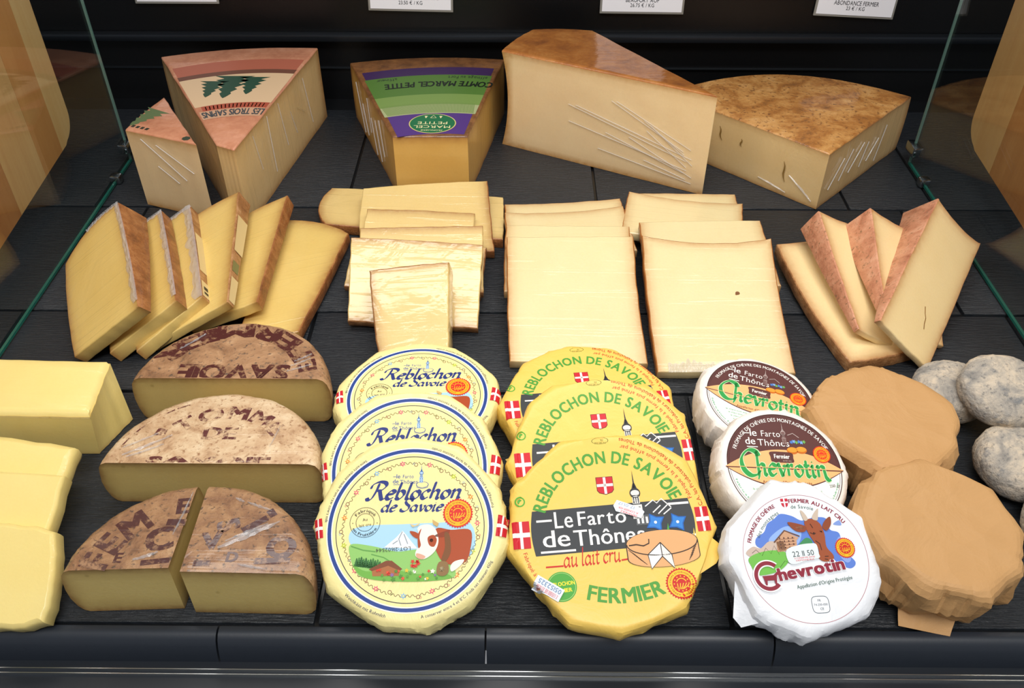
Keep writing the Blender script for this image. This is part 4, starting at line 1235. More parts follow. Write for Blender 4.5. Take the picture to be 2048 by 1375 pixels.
L6 = slab('L6', 'cheese_slice', 'golden slice lying almost flat at the right end of the left fan', g, P_GOLD, R_BROWN, (0, 1, 1, 1), (0, 0.001, 0.010, 0.002), seed=16, rimw=0.009)
film_ribbon('L1', L1, 1, 0.05, 1.0, 0.010, 0.002, 1); film_ribbon('L1', L1, 2, 0.0, 0.55, 0.008, 0.012, 2)
film_ribbon('L2', L2, 1, 0.05, 1.0, 0.009, 0.001, 3); film_ribbon('L2', L2, 2, 0.0, 0.7, 0.010, 0.008, 4)
film_ribbon('L3', L3, 1, 0.0, 1.0, 0.014, 0.001, 5); film_ribbon('L3', L3, 2, 0.0, 0.7, 0.012, 0.010, 6)
CREAMP = ink('#d8c08a')
side_patch('L3', 1, 0.02, 0.17, 0.1, 0.95, CREAMP, L3, 'label_strip', 0.001); side_patch('L3', 1, 0.27, 0.68, 0.1, 0.95, CREAMP, L3, 'label_strip', 0.001)
side_patch('L4', 1, 0.02, 0.22, 0.12, 0.97, CREAMP, L4, 'label_strip'); side_patch('L4', 1, 0.45, 0.78, 0.12, 0.97, CREAMP, L4, 'label_strip')
side_patch('L4', 1, 0.27, 0.36, 0.12, 0.8, ink('#7d7a4a'), L4, 'label_strip')
side_patch('L3', 1, 0.05, 0.07, 0.3, 0.7, ink('#2b2b26'), L3, 'label_mark', 0.001, off=0.0007); side_patch('L3', 1, 0.09, 0.12, 0.3, 0.7, ink('#2b2b26'), L3, 'label_mark', 0.001, off=0.0007)

# ------------------------------------------------------------------ wrapped slices in the middle, under the green and purple label
g = 'film-wrapped slices in the middle'
slab('M6', 'cheese_slice', 'longest wrapped slice lying flat at the back of the middle pile', g, P_MID, R_BROWN, (1, 0, 0, 1), (0, 0.001, 0.002, 0.012), seed=21)
slab('M5', 'cheese_slice', 'wide wrapped slice whose top edge touches the green-labelled wedge', g, P_MID, R_BROWN, (1, 1, 0, 0), (0, 0.0, 0.002, 0.003), seed=22)
slab('M4', 'cheese_slice', 'wrapped slice showing only a shiny strip just in front of the wide slice', g, P_MID, R_TAN, (1, 0, 1, 0), (0, 0, 0.001, 0), seed=23)
slab('M3', 'cheese_slice', 'wrapped slice showing a thin strip just above the big glossy slice', g, P_MID, R_TAN, (1, 0, 1, 0), (0, 0, 0.0, 0), seed=24)
slab('M2b', 'cheese_slice', 'wrapped slice hidden below the big glossy slice, only its right edge showing', g, P_MID, R_TAN, (1, 1, 0, 0), (0, 0, 0, 0), seed=25)
slab('M2', 'cheese_slice', 'big glossy wrapped slice with bright reflections behind the small square piece', g, P_MID, R_TAN, (1, 0, 1, 0), (0, 0, 0.001, 0), seed=26)
slab('M1', 'cheese_slice', 'small thick wrapped square piece at the front of the middle pile', g, P_MID, R_TAN, (0, 0, 1, 1), (0.001, 0, 0.001, 0.001), seed=27, bev=0.0018)

# ------------------------------------------------------------------ two shingled stacks of cream slices
g = 'cream slices shingled in the left stack'
slab('A4', 'cheese_slice', 'backmost cream slice of the stack beside the glossy wrapped pile', g, P_CREAM, R_BEAU, (0, 1, 1, 1), (0, 0, -0.003, 0.001), seed=31)
slab('A3', 'cheese_slice', 'cream slice with curved brown top edge, second from the back beside the glossy pile', g, P_CREAM, R_BEAU, (0, 1, 1, 1), (0, 0, -0.006, 0.001), seed=32)
slab('A2', 'cheese_slice', 'straight-edged cream slice just behind the front one, above the yellow wrapped rounds', g, P_CREAM, R_BEAU, (0, 1, 0, 1), (0, 0, 0.0, 0.001), seed=33)
slab('A1', 'cheese_slice', 'smooth front cream slice of the left stack, right behind the yellow wrapped rounds', g, P_CREAM, R_BEAU, (0, 1, 0, 1), (0, -0.002, 0.0, 0.001), seed=34)
g = 'cream slices shingled in the right stack'
slab('B4', 'cheese_slice', 'backmost cream slice of the stack in front of the tall block', g, P_CREAM, R_BEAU, (0, 1, 1, 1), (0, 0, 0.001, 0.001), seed=35)
slab('B3', 'cheese_slice', 'cream slice with pointed upper left corner, second from the back below the tall block', g, P_CREAM, R_BEAU, (0, 1, 1, 1), (0, 0, -0.007, 0.001), seed=36)
slab('B2', 'cheese_slice', 'cream slice with bright straight top edge, just behind the front slice with the small hole', g, P_CREAM, R_BEAU, (0, 1, 0, 1), (0, 0, 0.001, 0.001), seed=37)
B1 = slab('B1', 'cheese_slice', 'front cream slice with scooped brown top edge and one small brown hole', g, P_CREAM, R_BEAU, (0, 1, 1, 1), (-0.001, -0.002, -0.009, 0.002), seed=38)
p = Print(1.0); p.disc(0.024, 0.098, 0.0023, ink('#7d5230'), n=12); p.disc(0.0225, 0.0965, 0.0012, ink('#9a6a3c'), n=8); p.cut('hole', B1, 0.0115)
for k, (x0, y0) in enumerate(((-0.062, 0.012), (-0.040, 0.006))):
    pass
film_ribbon('B1', B1, 0, 0.08, 0.42, 0.016, -0.001, 8, 0.003)

# ------------------------------------------------------------------ right fan of slices with rosy rind
g = 'rosy-rinded slices on the right'
slab('R1', 'cheese_slice', 'flat bottom slice of the right fan with curved brown left edge', g, P_ABON, R_TAN, (1, 0, 1, 1), (0.002, 0.0, 0.001, 0.006), seed=41, rimw=0.007)
slab('R2', 'cheese_slice', 'leaning slice with rosy rind lying directly on the flat bottom slice of the right fan', g, P_ABON, R_PINK, (0, 1, 1, 1), (0.001, 0, -0.006, 0.001), seed=42)
slab('R3', 'cheese_slice', 'middle leaning slice of the right fan with speckled rosy rind', g, P_ABON, R_PINK, (0, 1, 1, 1), (0.001, 0, -0.006, 0.001), seed=43)
R4 = slab('R4', 'cheese_slice', 'topmost slice of the right fan, diamond-shaped with a short crack, near the right glass', g, P_ABON, R_PINK, (0, 1, 1, 1), (0.001, 0.0, -0.006, 0.001), seed=44)
p = Print(1.0); d = SLAB['R4']; bx = 0.017
p.line([(bx - 0.002, 0.062), (bx, 0.054), (bx + 0.0022, 0.05), (bx + 0.002, 0.042), (bx + 0.003, 0.036)], 0.0011, ink('#8a5f2a')); p.cut('crack', R4, sum(d['t'][:2]) / 2)

# ------------------------------------------------------------------ pale blocks at the left edge
WEDGE['K1'] = dict(h=0.05, top=[[-0.4950, 0.531], [-0.3570, 0.5293], [-0.3655, 0.5985], [-0.4950, 0.602]], bot=[[-0.4950, 0.533], [-0.3640, 0.531], [-0.3490, 0.5735], [-0.4950, 0.603]])
wedge('K1', 'butter_block', 'largest pale yellow block by the left glass, behind the pale slabs', 'pale yellow blocks', P_BUTTER, P_BUTTER, P_BUTTER,
      [('paste', 0.0, 0.0), ('paste', 0.0, 0.0), ('paste', 0.0, 0.0), ('paste', 0.0, 0.0)], bev=0.006, top_part='top_face', cat='butter', rimw=0.003)
g = 'pale yellow blocks'
slab('K2', 'butter_block', 'pale yellow slab with rounded corner leaning in front of the largest pale block', g, P_BUTTER, P_BUTTER, (0, 0, 0, 0), (0, 0.002, 0.003, 0), bev=0.006, seed=51, cat='butter', jit=0.002, N=8)
slab('K3', 'butter_block', 'pale yellow slab between the rounded slab and the frontmost slab', g, P_BUTTER, P_BUTTER, (0, 0, 0, 0), (0, 0.001, 0.001, 0), bev=0.003, seed=52, cat='butter', jit=0.0015, N=8)
slab('K4', 'butter_block', 'frontmost pale yellow slab at the left edge beside the quartered brown wheel', g, P_BUTTER, R_TAN, (0, 0, 0, 0), (0.003, 0.004, 0.003, 0), bev=0.0035, seed=53, cat='butter', jit=0.0015, N=12)

# ------------------------------------------------------------------ half wheels with stamped brown rind
PRINT_D = ('#b08a66', 0.56)
g = 'halved brown wheels on the left'
def half_wheel(name, label, C, Rr, h, rm, seed, tiltx=0.0):
    return wheel_piece(name, label, g, C, Rr, h, R_(3), R_(177), [], P_TOMME, rm, seed=seed)
T1 = half_wheel('half_cheese_wheel', 'half wheel with dark stamped letters at the back, below the golden slices', (-0.2521, 0.568), 0.0875, 0.052, R_TOMME1, 61)
p = Print(1.0); m = ink('#4b1d18', worn=('#9a7453', 0.54))
p.arc('FERMIER', 0, 0, 0.077, R_(92), 0.026, m, bold=0.045, flip=True, span=R_(132))
p.arc("E.", 0, 0, 0.077, R_(18), 0.022, m, bold=0.045, flip=True)
p.text('SAVOIE', 0.052, 0.0215, 0.0285, m, rot=PI, bold=0.045, width=0.098)
p.cut('stamped_lettering', T1, 0.052, 0.0048)
T2 = half_wheel('half_cheese_wheel', 'half wheel with pale floury rind stamped TOMME DE SAVOIE, middle of the three', (-0.2458, 0.474), 0.0905, 0.047, R_TOMME2, 62)
p = Print(1.0); m = ink('#5a2420', worn=('#cfae88', 0.50))
p.arc('TOMME', 0.006, 0.006, 0.048, R_(88), 0.020, m, bold=0.04, span=R_(106))
p.text('DE', 0.002, 0.031, 0.0185, m, align='c', bold=0.04, width=0.029)
p.text('SAVOIE', 0.0, -0.0045, 0.0225, m, align='c', bold=0.04, width=0.10)
p.poly([(-0.052, 0.035), (-0.043, 0.034), (-0.042, 0.041), (-0.050, 0.043)], m)
p.arc('—————', 0, 0, 0.072, R_(138), 0.02, m, bold=0.01, span=R_(50))
p.cut('stamped_lettering', T2, 0.047, 0.005)
g2 = 'two quarters of a brown wheel at the front'
CQ = np.array((-0.2365, 0.3705))
Q1 = wheel_piece('quarter_cheese_wheel', 'left quarter of the front brown wheel with orange crust along its cut', g2, CQ, 0.0885, 0.050, R_(96.5), R_(177), [(-0.2455, 0.3775)], P_TOMME, R_TOMME3, seed=63)
Q2 = wheel_piece('quarter_cheese_wheel', 'right quarter of the front brown wheel with a streak of bright film', g2, CQ + np.array((0.0035, 0.0)), 0.0885, 0.050, R_(2), R_(93), [(-0.2365, 0.3745)], P_TOMME, R_TOMME3, seed=64)
m = ink('#451a16', worn=('#9a7352', 0.55))
p = Print(1.0)
p.arc('FEM', 0, 0, 0.0535, R_(150), 0.028, m, bold=0.045, span=R_(52), flip=False); p.text('E', -0.050, 0.011, 0.012, m, bold=0.04); p.text('C', -0.030, 0.020, 0.028, m, bold=0.05, rot=R_(15)); p.text('E', -0.018, 0.055, 0.020, m, bold=0.045, rot=R_(8)); p.rect(-0.022, -0.008, 0.044, 0.050, m)
p.rect(-0.030, -0.010, 0.010, 0.0145, m, R_(8))
p.cut('stamped_lettering', Q1, 0.050)
p.z = 0
p.text('S', 0.012, 0.047, 0.022, m, bold=0.05, rot=R_(-70)); p.text('V', 0.006, 0.022, 0.022, m, bold=0.05, rot=R_(10)); p.text('D', 0.026, 0.0125, 0.012, m, bold=0.04)
p.text('O', 0.050, 0.022, 0.026, m, bold=0.05, rot=R_(-25)); p.rect(0.030, 0.050, 0.043, 0.0485, m, R_(38)); p.rect(0.0475, 0.0530, 0.0525, 0.0600, m, R_(38)); p.rect(0.047, 0.072, 0.0105, 0.016, m); p.rect(0.004, 0.016, 0.0085, 0.0135, m)
p.cut('stamped_lettering', Q2, 0.050)
def top_film(th, h, pts, seed):
    """crumpled streaks of cling film lying on a top face"""
    for (x0, y0, x1, y1, w) in pts:
        V = []; F = []; n = 14; d = Vector((x1 - x0, y1 - y0, 0)); o = Vector((-d.y, d.x, 0)).normalized()
        for i in range(n + 1):
            u = i / n; c = Vector((x0, y0, 0)) + d * u
            ww = w * math.sin(PI * (0.1 + 0.85 * u)) * (0.6 + 0.5 * noise.noise(Vector((i * 0.5, seed, w * 900))))
            for j, s in enumerate((-1, -0.3, 0.3, 1)):
                z = h + 0.0006 + (0.0016 if j in (1, 2) else 0.0) * (0.6 + noise.noise(Vector((i * 0.8, j * 2.0, seed))))
                V.append(c + o * ww * s + Vector((0, 0, z)))
        for i in range(n):
            for j in range(3):
                a = i * 4 + j
                F.append((a, a + 4, a + 5, a + 1))
        mesh_obj('cling_film', V, F, FILM, th, sharp=25)
top_film(Q2, 0.050, [(0.018, 0.024, 0.058, 0.048, 0.004), (0.022, 0.030, 0.05, 0.046, 0.0025), (0.03, 0.066, 0.05, 0.058, 0.002), (0.036, 0.010, 0.056, 0.006, 0.002), (0.02, 0.07, 0.028, 0.066, 0.002)], 3)
top_film(Q1, 0.050, [(-0.036, 0.013, -0.020, 0.020, 0.0025), (-0.014, 0.035, -0.010, 0.075, 0.0012)], 4)
top_film(T1, 0.052, [(-0.052, 0.042, -0.034, 0.063, 0.0014), (0.052, 0.02, 0.068, 0.03, 0.0012), (0.054, 0.026, 0.068, 0.036, 0.0012), (0.050, 0.013, 0.070, 0.022, 0.0012)], 5)
top_film(T2, 0.047, [(-0.070, 0.012, -0.036, 0.034, 0.0022), (-0.066, 0.010, -0.040, 0.024, 0.0016), (-0.072, 0.020, -0.048, 0.036, 0.0012), (0.046, 0.022, 0.05, 0.045, 0.0010)], 6)
# ------------------------------------------------------------------ wrapped rounds with printed labels
PALE = paper_mat('paper_pale_yellow', '#f1e4a0', '#e9d98c', 0.42, 0.42, 0.2, 0.5)
YEL = paper_mat('paper_yellow', '#efca62', '#e8be54', 0.42, 0.45, 0.2, 0.5)
WHITE = paper_mat('paper_white', '#eceff3', '#dde2ea', 0.5, 0.45, 0.0, 0.6)
OFFW = paper_mat('paper_off_white', '#efe9e2', '#e2d9cf', 0.5, 0.5, 0.0, 0.6)
KRAFT = paper_mat('paper_kraft', '#c69a66', '#b28450', 0.6, 0.55, 0.0, 0.9, 42.0)
BLUE = ink('#24428c'); NAVY = ink('#26357a'); DARK = ink('#23262b')

def label_pale(th, h, R):
    p = Print(R)
    p.ring(0, 0, 0.955, 1.0, BLUE); p.ring(0, 0, 1.0, 1.015, ink('#f7f3e2')); p.ring(0, 0, 0.94, 0.955, ink('#f7f3e2')); p.ring(0, 0, 0.893, 0.902, ink('#2b3142'))
    p.cut('ring_border', th, h)
    # wreath
    p.z = 0; rs = random.Random(5)
    cols = ['#e0627a', '#e58a3a', '#b7c832', '#e0627a', '#d8517a', '#7fb3d8']
    n = 30
    for k in range(n):
        a = 2 * PI * k / n + 0.05; r = 0.815
        x, y = r * math.cos(a), r * math.sin(a)
        if k % 2 == 0:
            c = cols[(k // 2) % len(cols)]
            p.star(x, y, 0.042, ink(c), 6, 0.42, a); p.up(); p.disc(x, y, 0.011, ink('#f4e38c'), n=8); p.up(-1)
        else:
            r2 = r + rs.choice((-0.02, 0.02)); x, y = r2 * math.cos(a), r2 * math.sin(a)
            p.ring(x, y, 0.018, 0.025, ink('#7a4a3a'), n=12)
            p.ring(x + 0.03 * math.cos(a + 1.2), y + 0.03 * math.sin(a + 1.2), 0.010, 0.014, ink(rs.choice(['#c05060', '#6b8a3a', '#7fb3d8'])), n=10)
        P = [((r + 0.016 * math.sin(5 * t)) * math.cos(a + t * 0.06), (r + 0.016 * math.sin(5 * t)) * math.sin(a + t * 0.06)) for t in np.linspace(0.4, 3.0, 9)]
        p.line(P, 0.007, ink('#6d5a34'))
    p.cut('flower_wreath', th, h)
    p.z = 0
    farto(p, -0.24, 0.62, 0.32, ink('#3c5fa0')); church(p, 0.115, 0.56, 0.24, ink('#3c6cae'), ink('#a9c6e4'))
    p.ring(0.13, 0.535, 0.07, 0.078, ink('#3c5fa0'), n=30, sy=0.5); p.line([(0.06, 0.53), (0.065, 0.50), (0.13, 0.485), (0.195, 0.50), (0.2, 0.53)], 0.007, ink('#3c5fa0'))
    p.cut('dairy_logo', th, h)
    p.z = 0
    p.pen('Reblochon', -0.52, 0.355, 0.215, NAVY, w=0.21, thin=0.06, ang=0.9, shear=0.28, width=1.13)
    p.pen('de Savoie', -0.37, 0.20, 0.150, NAVY, w=0.20, thin=0.06, ang=0.9, shear=0.28, width=0.76)
    p.cut('title_lettering', th, h)
    # round stamp
    p.z = 3
    x, y = -0.55, 0.07
    for r in (0.186, 0.112): p.ring(x, y, r - 0.005, r, DARK, n=40)
    p.arc('Fabriqué', x, y, 0.128, PI / 2, 0.052, DARK, bold=0.012, span=2.0)
    p.arc('en Fruitière', x, y, 0.168, -PI / 2, 0.048, DARK, bold=0.012, flip=True, span=2.2)
    p.text('Au', x, y + 0.018, 0.05, DARK, align='c', rot=0.15, bold=0.01); p.text('lait cru', x + 0.005, y - 0.05, 0.05, DARK, align='c', rot=0.15, bold=0.01)
    for s in (-1, 1): p.disc(x + s * 0.148, y - 0.01, 0.006, DARK, n=6)
    p.cut('round_stamp', th, h)
    # picture: sky, peak, meadow, chalet, cow, flowers
    p.z = 0
    p.spoly([(-0.71, -0.03), (-0.5, 0.03), (-0.1, 0.04), (0.3, 0.05), (0.735, 0.035), (0.735, -0.35), (0.2, -0.4), (-0.4, -0.3), (-0.70, -0.2)], ink('#a9d3ea')); p.up()
    p.poly([(-0.30, -0.24), (-0.16, -0.12), (-0.09, -0.04), (-0.06, -0.07), (0.02, -0.17), (0.10, -0.26)], ink('#eef1f2')); p.up()
    for P in ([(-0.09, -0.05), (-0.13, -0.14), (-0.10, -0.22)], [(-0.07, -0.08), (-0.02, -0.2)], [(-0.2, -0.2), (-0.14, -0.16)]): p.line(P, 0.012, ink('#9aa3ab'))
    p.spoly([(-0.71, -0.20), (-0.45, -0.22), (-0.15, -0.29), (0.1, -0.27), (0.4, -0.3), (0.55, -0.5), (0.5, -0.62), (0.0, -0.65), (-0.5, -0.6), (-0.62, -0.52), (-0.69, -0.38)], ink('#8fc46a')); p.up()
    p.spoly([(-0.66, -0.44), (-0.5, -0.52), (-0.2, -0.50), (0.1, -0.56), (0.4, -0.55), (0.5, -0.62), (0.0, -0.65), (-0.5, -0.6)], ink('#6fae45'))
    p.line([(-0.7, -0.22), (-0.55, -0.27), (-0.4, -0.29)], 0.014, ink('#5f9a4a')); p.line([(-0.45, -0.32), (-0.3, -0.36), (-0.2, -0.42)], 0.012, ink('#5f9a4a'))
    for k in range(11): spruce(p, -0.62 + 0.028 * k, -0.46 - 0.004 * k, 0.10 + 0.03 * ((k * 7) % 5) / 5, ink('#3f7a3a' if k % 2 else '#2f6632'))
    p.up()
    p.poly([(-0.47, -0.50), (-0.27, -0.40), (-0.20, -0.40), (-0.07, -0.50), (-0.10, -0.52), (-0.24, -0.46), (-0.43, -0.52)], ink('#7d4526')); p.poly([(-0.43, -0.52), (-0.24, -0.46), (-0.10, -0.52), (-0.11, -0.58), (-0.42, -0.58)], ink('#a9683c'))
    p.cut('meadow_picture', th, h)
    p.z = 6
    br = ink('#a8461c'); wh = ink('#f3eadd')
    p.spoly([(0.32, -0.02), (0.5, -0.04), (0.735, -0.05), (0.73, -0.3), (0.68, -0.42), (0.58, -0.46), (0.44, -0.44), (0.36, -0.36), (0.3, -0.2)], br); p.up()
    p.spoly([(0.0, -0.05), (0.07, -0.06), (0.12, -0.10), (0.10, -0.14), (0.04, -0.11)], br); p.spoly([(0.3, -0.11), (0.38, -0.07), (0.48, -0.04), (0.46, -0.1), (0.38, -0.13)], ink('#8a3716'))
    p.spoly([(0.10, 0.0), (0.22, 0.03), (0.31, -0.03), (0.35, -0.16), (0.32, -0.28), (0.24, -0.36), (0.16, -0.39), (0.09, -0.36), (0.08, -0.3), (0.13, -0.2), (0.11, -0.1)], wh); p.up()
    p.spoly([(0.22, -0.13), (0.29, -0.10), (0.33, -0.16), (0.30, -0.24), (0.24, -0.22)], br); p.disc(0.265, -0.165, 0.022, ink('#2a1a12'), n=12)
    p.spoly([(0.09, -0.32), (0.15, -0.33), (0.2, -0.36), (0.16, -0.39), (0.1, -0.37)], ink('#dba58c'))
    p.spoly([(0.14, -0.02), (0.12, -0.12), (0.14, -0.22), (0.11, -0.25), (0.10, -0.1)], br)
    p.poly([(0.10, 0.02), (0.03, 0.0), (0.0, 0.04), (0.06, 0.02), (0.12, 0.05)][::-1], ink('#d9c08a')); p.poly([(0.28, 0.03), (0.33, 0.0), (0.35, 0.04), (0.27, 0.09)], ink('#c9a868'))
    p.spoly([(0.42, -0.08), (0.48, -0.1), (0.50, -0.3), (0.44, -0.42), (0.39, -0.40), (0.43, -0.25)], ink('#7a4a22')); p.up()
    p.spoly([(0.36, -0.43), (0.46, -0.43), (0.48, -0.54), (0.42, -0.59), (0.34, -0.56)], ink('#8a6a3e')); p.disc(0.40, -0.51, 0.03, ink('#d8c69a'), n=14)
    p.spoly([(0.55, -0.42), (0.66, -0.40), (0.62, -0.47), (0.52, -0.54), (0.5, -0.48)], wh)
    p.cut('cow_picture', th, h)
    p.z = 9
    rs = random.Random(8)
    for k in range(26):
        x = -0.36 + 0.028 * k + rs.uniform(-0.01, 0.01); y = -0.60 + rs.uniform(-0.03, 0.09)
        p.star(x, y, rs.uniform(0.018, 0.036), ink(rs.choice(['#d8342c', '#e2533a', '#f0ece0', '#8a6aa0', '#5f9a3f', '#e8c33a', '#5f9a3f', '#4f8a35'])), 5, 0.5, rs.uniform(0, 1))
    for k in range(7): p.star(0.09 + rs.uniform(-0.05, 0.06), -0.44 + rs.uniform(-0.03, 0.03), 0.03, ink('#d63a2c'), 5, 0.45, k)
    p.cut('flower_picture', th, h)
    p.z = 8; p.text('LOT:21602544', 0.02, -0.235, 0.062, ink('#3a3f3a'), rot=PI + 0.05, width=0.42); p.cut('lot_number', th, h)
    p.z = 4; seal(p, 0.577, 0.165, 0.178); p.cut('quality_seal', th, h)
    p.z = 0
    p.arc('A conserver entre 4 et 8°C. Poids net minimum 450g', 0, 0, 1.085, R_(-52), 0.055, ink('#2b3a5a'), flip=True, span=R_(58)); p.cut('edge_lettering', th, h)
    p.arc('Weichkäse mit Rohmilch', 0, 0, 1.085, R_(-118), 0.055, ink('#2b3a5a'), flip=True, span=R_(30)); p.cut('edge_lettering', th, h)
    p.arc('Semi-soft cheese made from raw cow\'s milk', 0, 0, 1.045, R_(150), 0.05, ink('#2b3a5a'), flip=True, span=R_(52)); p.cut('edge_lettering', th, h)
    p.arc('Formaggio a pasta pressata da latte vaccino crudo', 0, 0, 1.045, R_(45), 0.05, ink('#2b3a5a'), flip=True, span=R_(64)); p.cut('edge_lettering', th, h)
    p.z = 0
    flag(p, 1.115, 0.0, 0.13, 0.26, R_(-8)); p.cut('cross_flag', th, h)
    p.z = 0; flag(p, -1.11, 0.0, 0.10, 0.24, R_(8)); p.cut('cross_flag', th, h)

def label_yellow(th, h, R, stickers=False):
    GR = ink('#4f9a3a'); BK = ink('#3a3d40'); WH = ink('#f0eeea'); RD = ink('#c8281f'); OR = ink('#e0a872')
    p = Print(R)
    p.arc('REBLOCHON DE SAVOIE', 0, 0, 0.775, R_(91.5), 0.215, GR, bold=0.03, span=R_(146), sp=0.0)
    # flared feet on the letters
    p.cut('title_lettering', th, h)
    p.z = 0; p.arc('FERMIER', 0.06, 0.52, 1.40, R_(-90), 0.235, GR, bold=0.03, flip=True, span=0.66, sp=0.04); p.cut('fermier_lettering', th, h)
    p.z = 0; shield(p, -0.013, 0.49, 0.19, 0.21); p.cut('cross_shield', th, h)
    p.z = 0
    P = [(-0.9 - 0.03 * math.sin(PI * t), 0.242 - 0.53 * t) for t in np.linspace(0, 1, 8)] + [(0.93 + 0.035 * math.sin(PI * t), -0.265 + 0.53 * t) for t in np.linspace(0, 1, 8)]
    p.poly(P, BK); p.up()
    k = WH
    p.text('Le', -0.66, 0.02, 0.285, k, width=0.23, bold=0.012); p.text('Farto', -0.39, 0.03, 0.245, k, width=0.58, bold=0.012)
    p.text('de', -0.82, -0.195, 0.285, k, width=0.34, bold=0.012); p.text('Thônes', -0.46, -0.205, 0.27, k, width=0.84, bold=0.012)
    p.rect(-0.86, -0.68, 0.105, 0.13, k); p.rect(-0.84, -0.44, -0.262, -0.238, k); p.rect(0.69, 0.93, 0.195, 0.222, k); p.rect(0.82, 0.95, -0.19, -0.165, k)
    for P in ([(0.42, 0.20), (0.52, 0.27), (0.56, 0.23), (0.62, 0.28), (0.72, 0.17)], [(0.5, 0.12), (0.6, 0.2)], [(0.56, 0.1), (0.68, 0.2)], [(0.62, 0.09), (0.72, 0.16)]): p.line(P, 0.013, k)
    p.cut('dairy_logo', th, h)
    p.z = 2
    church(p, 0.325, 0.06, 0.60, ink('#2f3336'), ink('#dcdcd8'))
    p.rect(0.29, 0.45, -0.02, 0.10, ink('#5a5d60')); p.up()
    for j in range(3): p.rect(0.305 + 0.05 * j, 0.33 + 0.05 * j, 0.0, 0.075, WH)
    p.cut('church_drawing', th, h)
    # blue gentians
    p.z = 4
    for x, y in ((0.51, 0.0), (0.765, -0.015)):
        p.star(x, y, 0.125, ink('#1f5fb0'), 4, 0.55, 0.5); p.up(); p.star(x, y, 0.10, ink('#2f7fd0'), 4, 0.55, 0.5); p.up(); p.disc(x, y, 0.018, ink('#e8f0f4'), n=8); p.up(-2)
    p.poly([(0.62, -0.13), (0.66, -0.13), (0.65, -0.02)], ink('#4fa046')); p.poly([(0.42, -0.13), (0.52, -0.16), (0.5, -0.11)], ink('#4fa046')); p.poly([(0.74, -0.14), (0.86, -0.15), (0.8, -0.12)], ink('#4fa046'))
    p.cut('gentian_drawing', th, h)
    # drawn cheese with a cut-out piece
    p.z = 4
    x, y, rx, ry, hh = 0.545, -0.24, 0.405, 0.145, 0.17
    def body(kx):
        top = [(x + rx * kx * math.cos(a), y + ry * kx * math.sin(a)) for a in np.linspace(0, PI, 20)]
        bot = [(x - rx * kx * math.cos(a), y - hh - ry * 0.75 * kx * math.sin(a)) for a in np.linspace(0, PI, 20)]
        return top + bot
    p.poly(body(1.025), ink('#3a2a20')); p.up(); p.poly(body(1.0), OR); p.up()
    p.line([(x + rx * math.cos(a), y + ry * math.sin(a)) for a in np.linspace(PI, 2 * PI, 24)], 0.012, ink('#3a2a20'))
    cx, cy = x - 0.02, y + 0.0
    p.poly([(cx, cy), (x - 0.18, y - 0.13), (x - 0.16, y - 0.295), (cx, y - 0.16)], WH); p.poly([(cx, cy), (cx, y - 0.16), (x + 0.10, y - 0.305), (x + 0.09, y - 0.145)], ink('#e8e4dc')); p.up()
    for P in ([(cx, cy), (x - 0.18, y - 0.13), (x - 0.16, y - 0.295), (cx, y - 0.16), (cx, cy)], [(cx, cy), (x + 0.09, y - 0.145), (x + 0.10, y - 0.305), (cx, y - 0.16)]): p.line(P, 0.010, ink('#2a2220'))
    for k in range(7): p.line([(x - rx * 0.97 + 0.02 * k, y - 0.06 - 0.02 * k), (x - rx * 0.80 + 0.02 * k, y - 0.12 - 0.02 * k)], 0.006, ink('#4a3426'))
    for k in range(7): p.line([(x + rx * 0.99 - 0.012 * k, y - 0.03 - 0.022 * k), (x + rx * 0.86 - 0.012 * k, y - 0.08 - 0.024 * k)], 0.006, ink('#4a3426'))
    p.spoly([(0.17, -0.24), (0.24, -0.17), (0.36, -0.17), (0.40, -0.22), (0.33, -0.255), (0.25, -0.235)], OR)
    p.line([(0.165, -0.25), (0.25, -0.245), (0.33, -0.265), (0.395, -0.24), (0.40, -0.19)], 0.014, ink('#3a2a20'))
    p.cut('cheese_drawing', th, h)
    # red script line
    p.z = 1
    p.pen('au lait cru', -0.60, -0.435, 0.21, RD, w=0.12, thin=0.06, ang=0.9, shear=0.2, width=0.66, rot=0.03)
    p.line([(-0.80, -0.42), (-0.60, -0.42)], 0.018, RD); p.line([(0.06, -0.405), (0.24, -0.39)], 0.018, RD)
    p.cut('red_lettering', th, h)
    p.z = 0; seal(p, 0.69, -0.72, 0.172, '#c8241c', '#f0c030'); p.cut('quality_seal', th, h)
    p.z = 0
    p.disc(-0.645, -0.65, 0.168, ink('#4aa23c'), n=40); p.up(); p.ring(-0.645, -0.65, 0.15, 0.156, ink('#a9d07a'), n=40)
    p.text('REBLOCHON', -0.645, -0.64, 0.062, ink('#f2e23a'), align='c', rot=0.05, bold=0.03, width=0.30); p.text('FERMIER', -0.64, -0.715, 0.062, ink('#f2e23a'), align='c', rot=0.05, bold=0.03, width=0.22)
    p.cut('green_badge', th, h)
    p.z = 0
    p.arc('Fabriqué à la ferme puis affiné par', 0, 0, 1.02, R_(46), 0.070, RD, flip=True, span=R_(62), bold=0.01); p.cut('edge_lettering', th, h)
    p.arc('S.C.A. les Producteurs de Reblochons de Thônes', 0, 0, 1.105, R_(42), 0.066, RD, flip=True, span=R_(72), bold=0.01); p.cut('edge_lettering', th, h)
    p.arc('Fabriqué à la ferme', 0, 0, 1.07, R_(208), 0.066, RD, flip=True, span=R_(30), bold=0.01); p.cut('edge_lettering', th, h)
    p.z = 0; p.ring(-1.03, 0.37, 0.045, 0.062, ink('#5aa83a'), n=24); p.ring(-1.03, 0.37, 0.0, 0.03, ink('#5aa83a'), n=16, a0=0.6, a1=4.2); p.cut('recycling_mark', th, h)
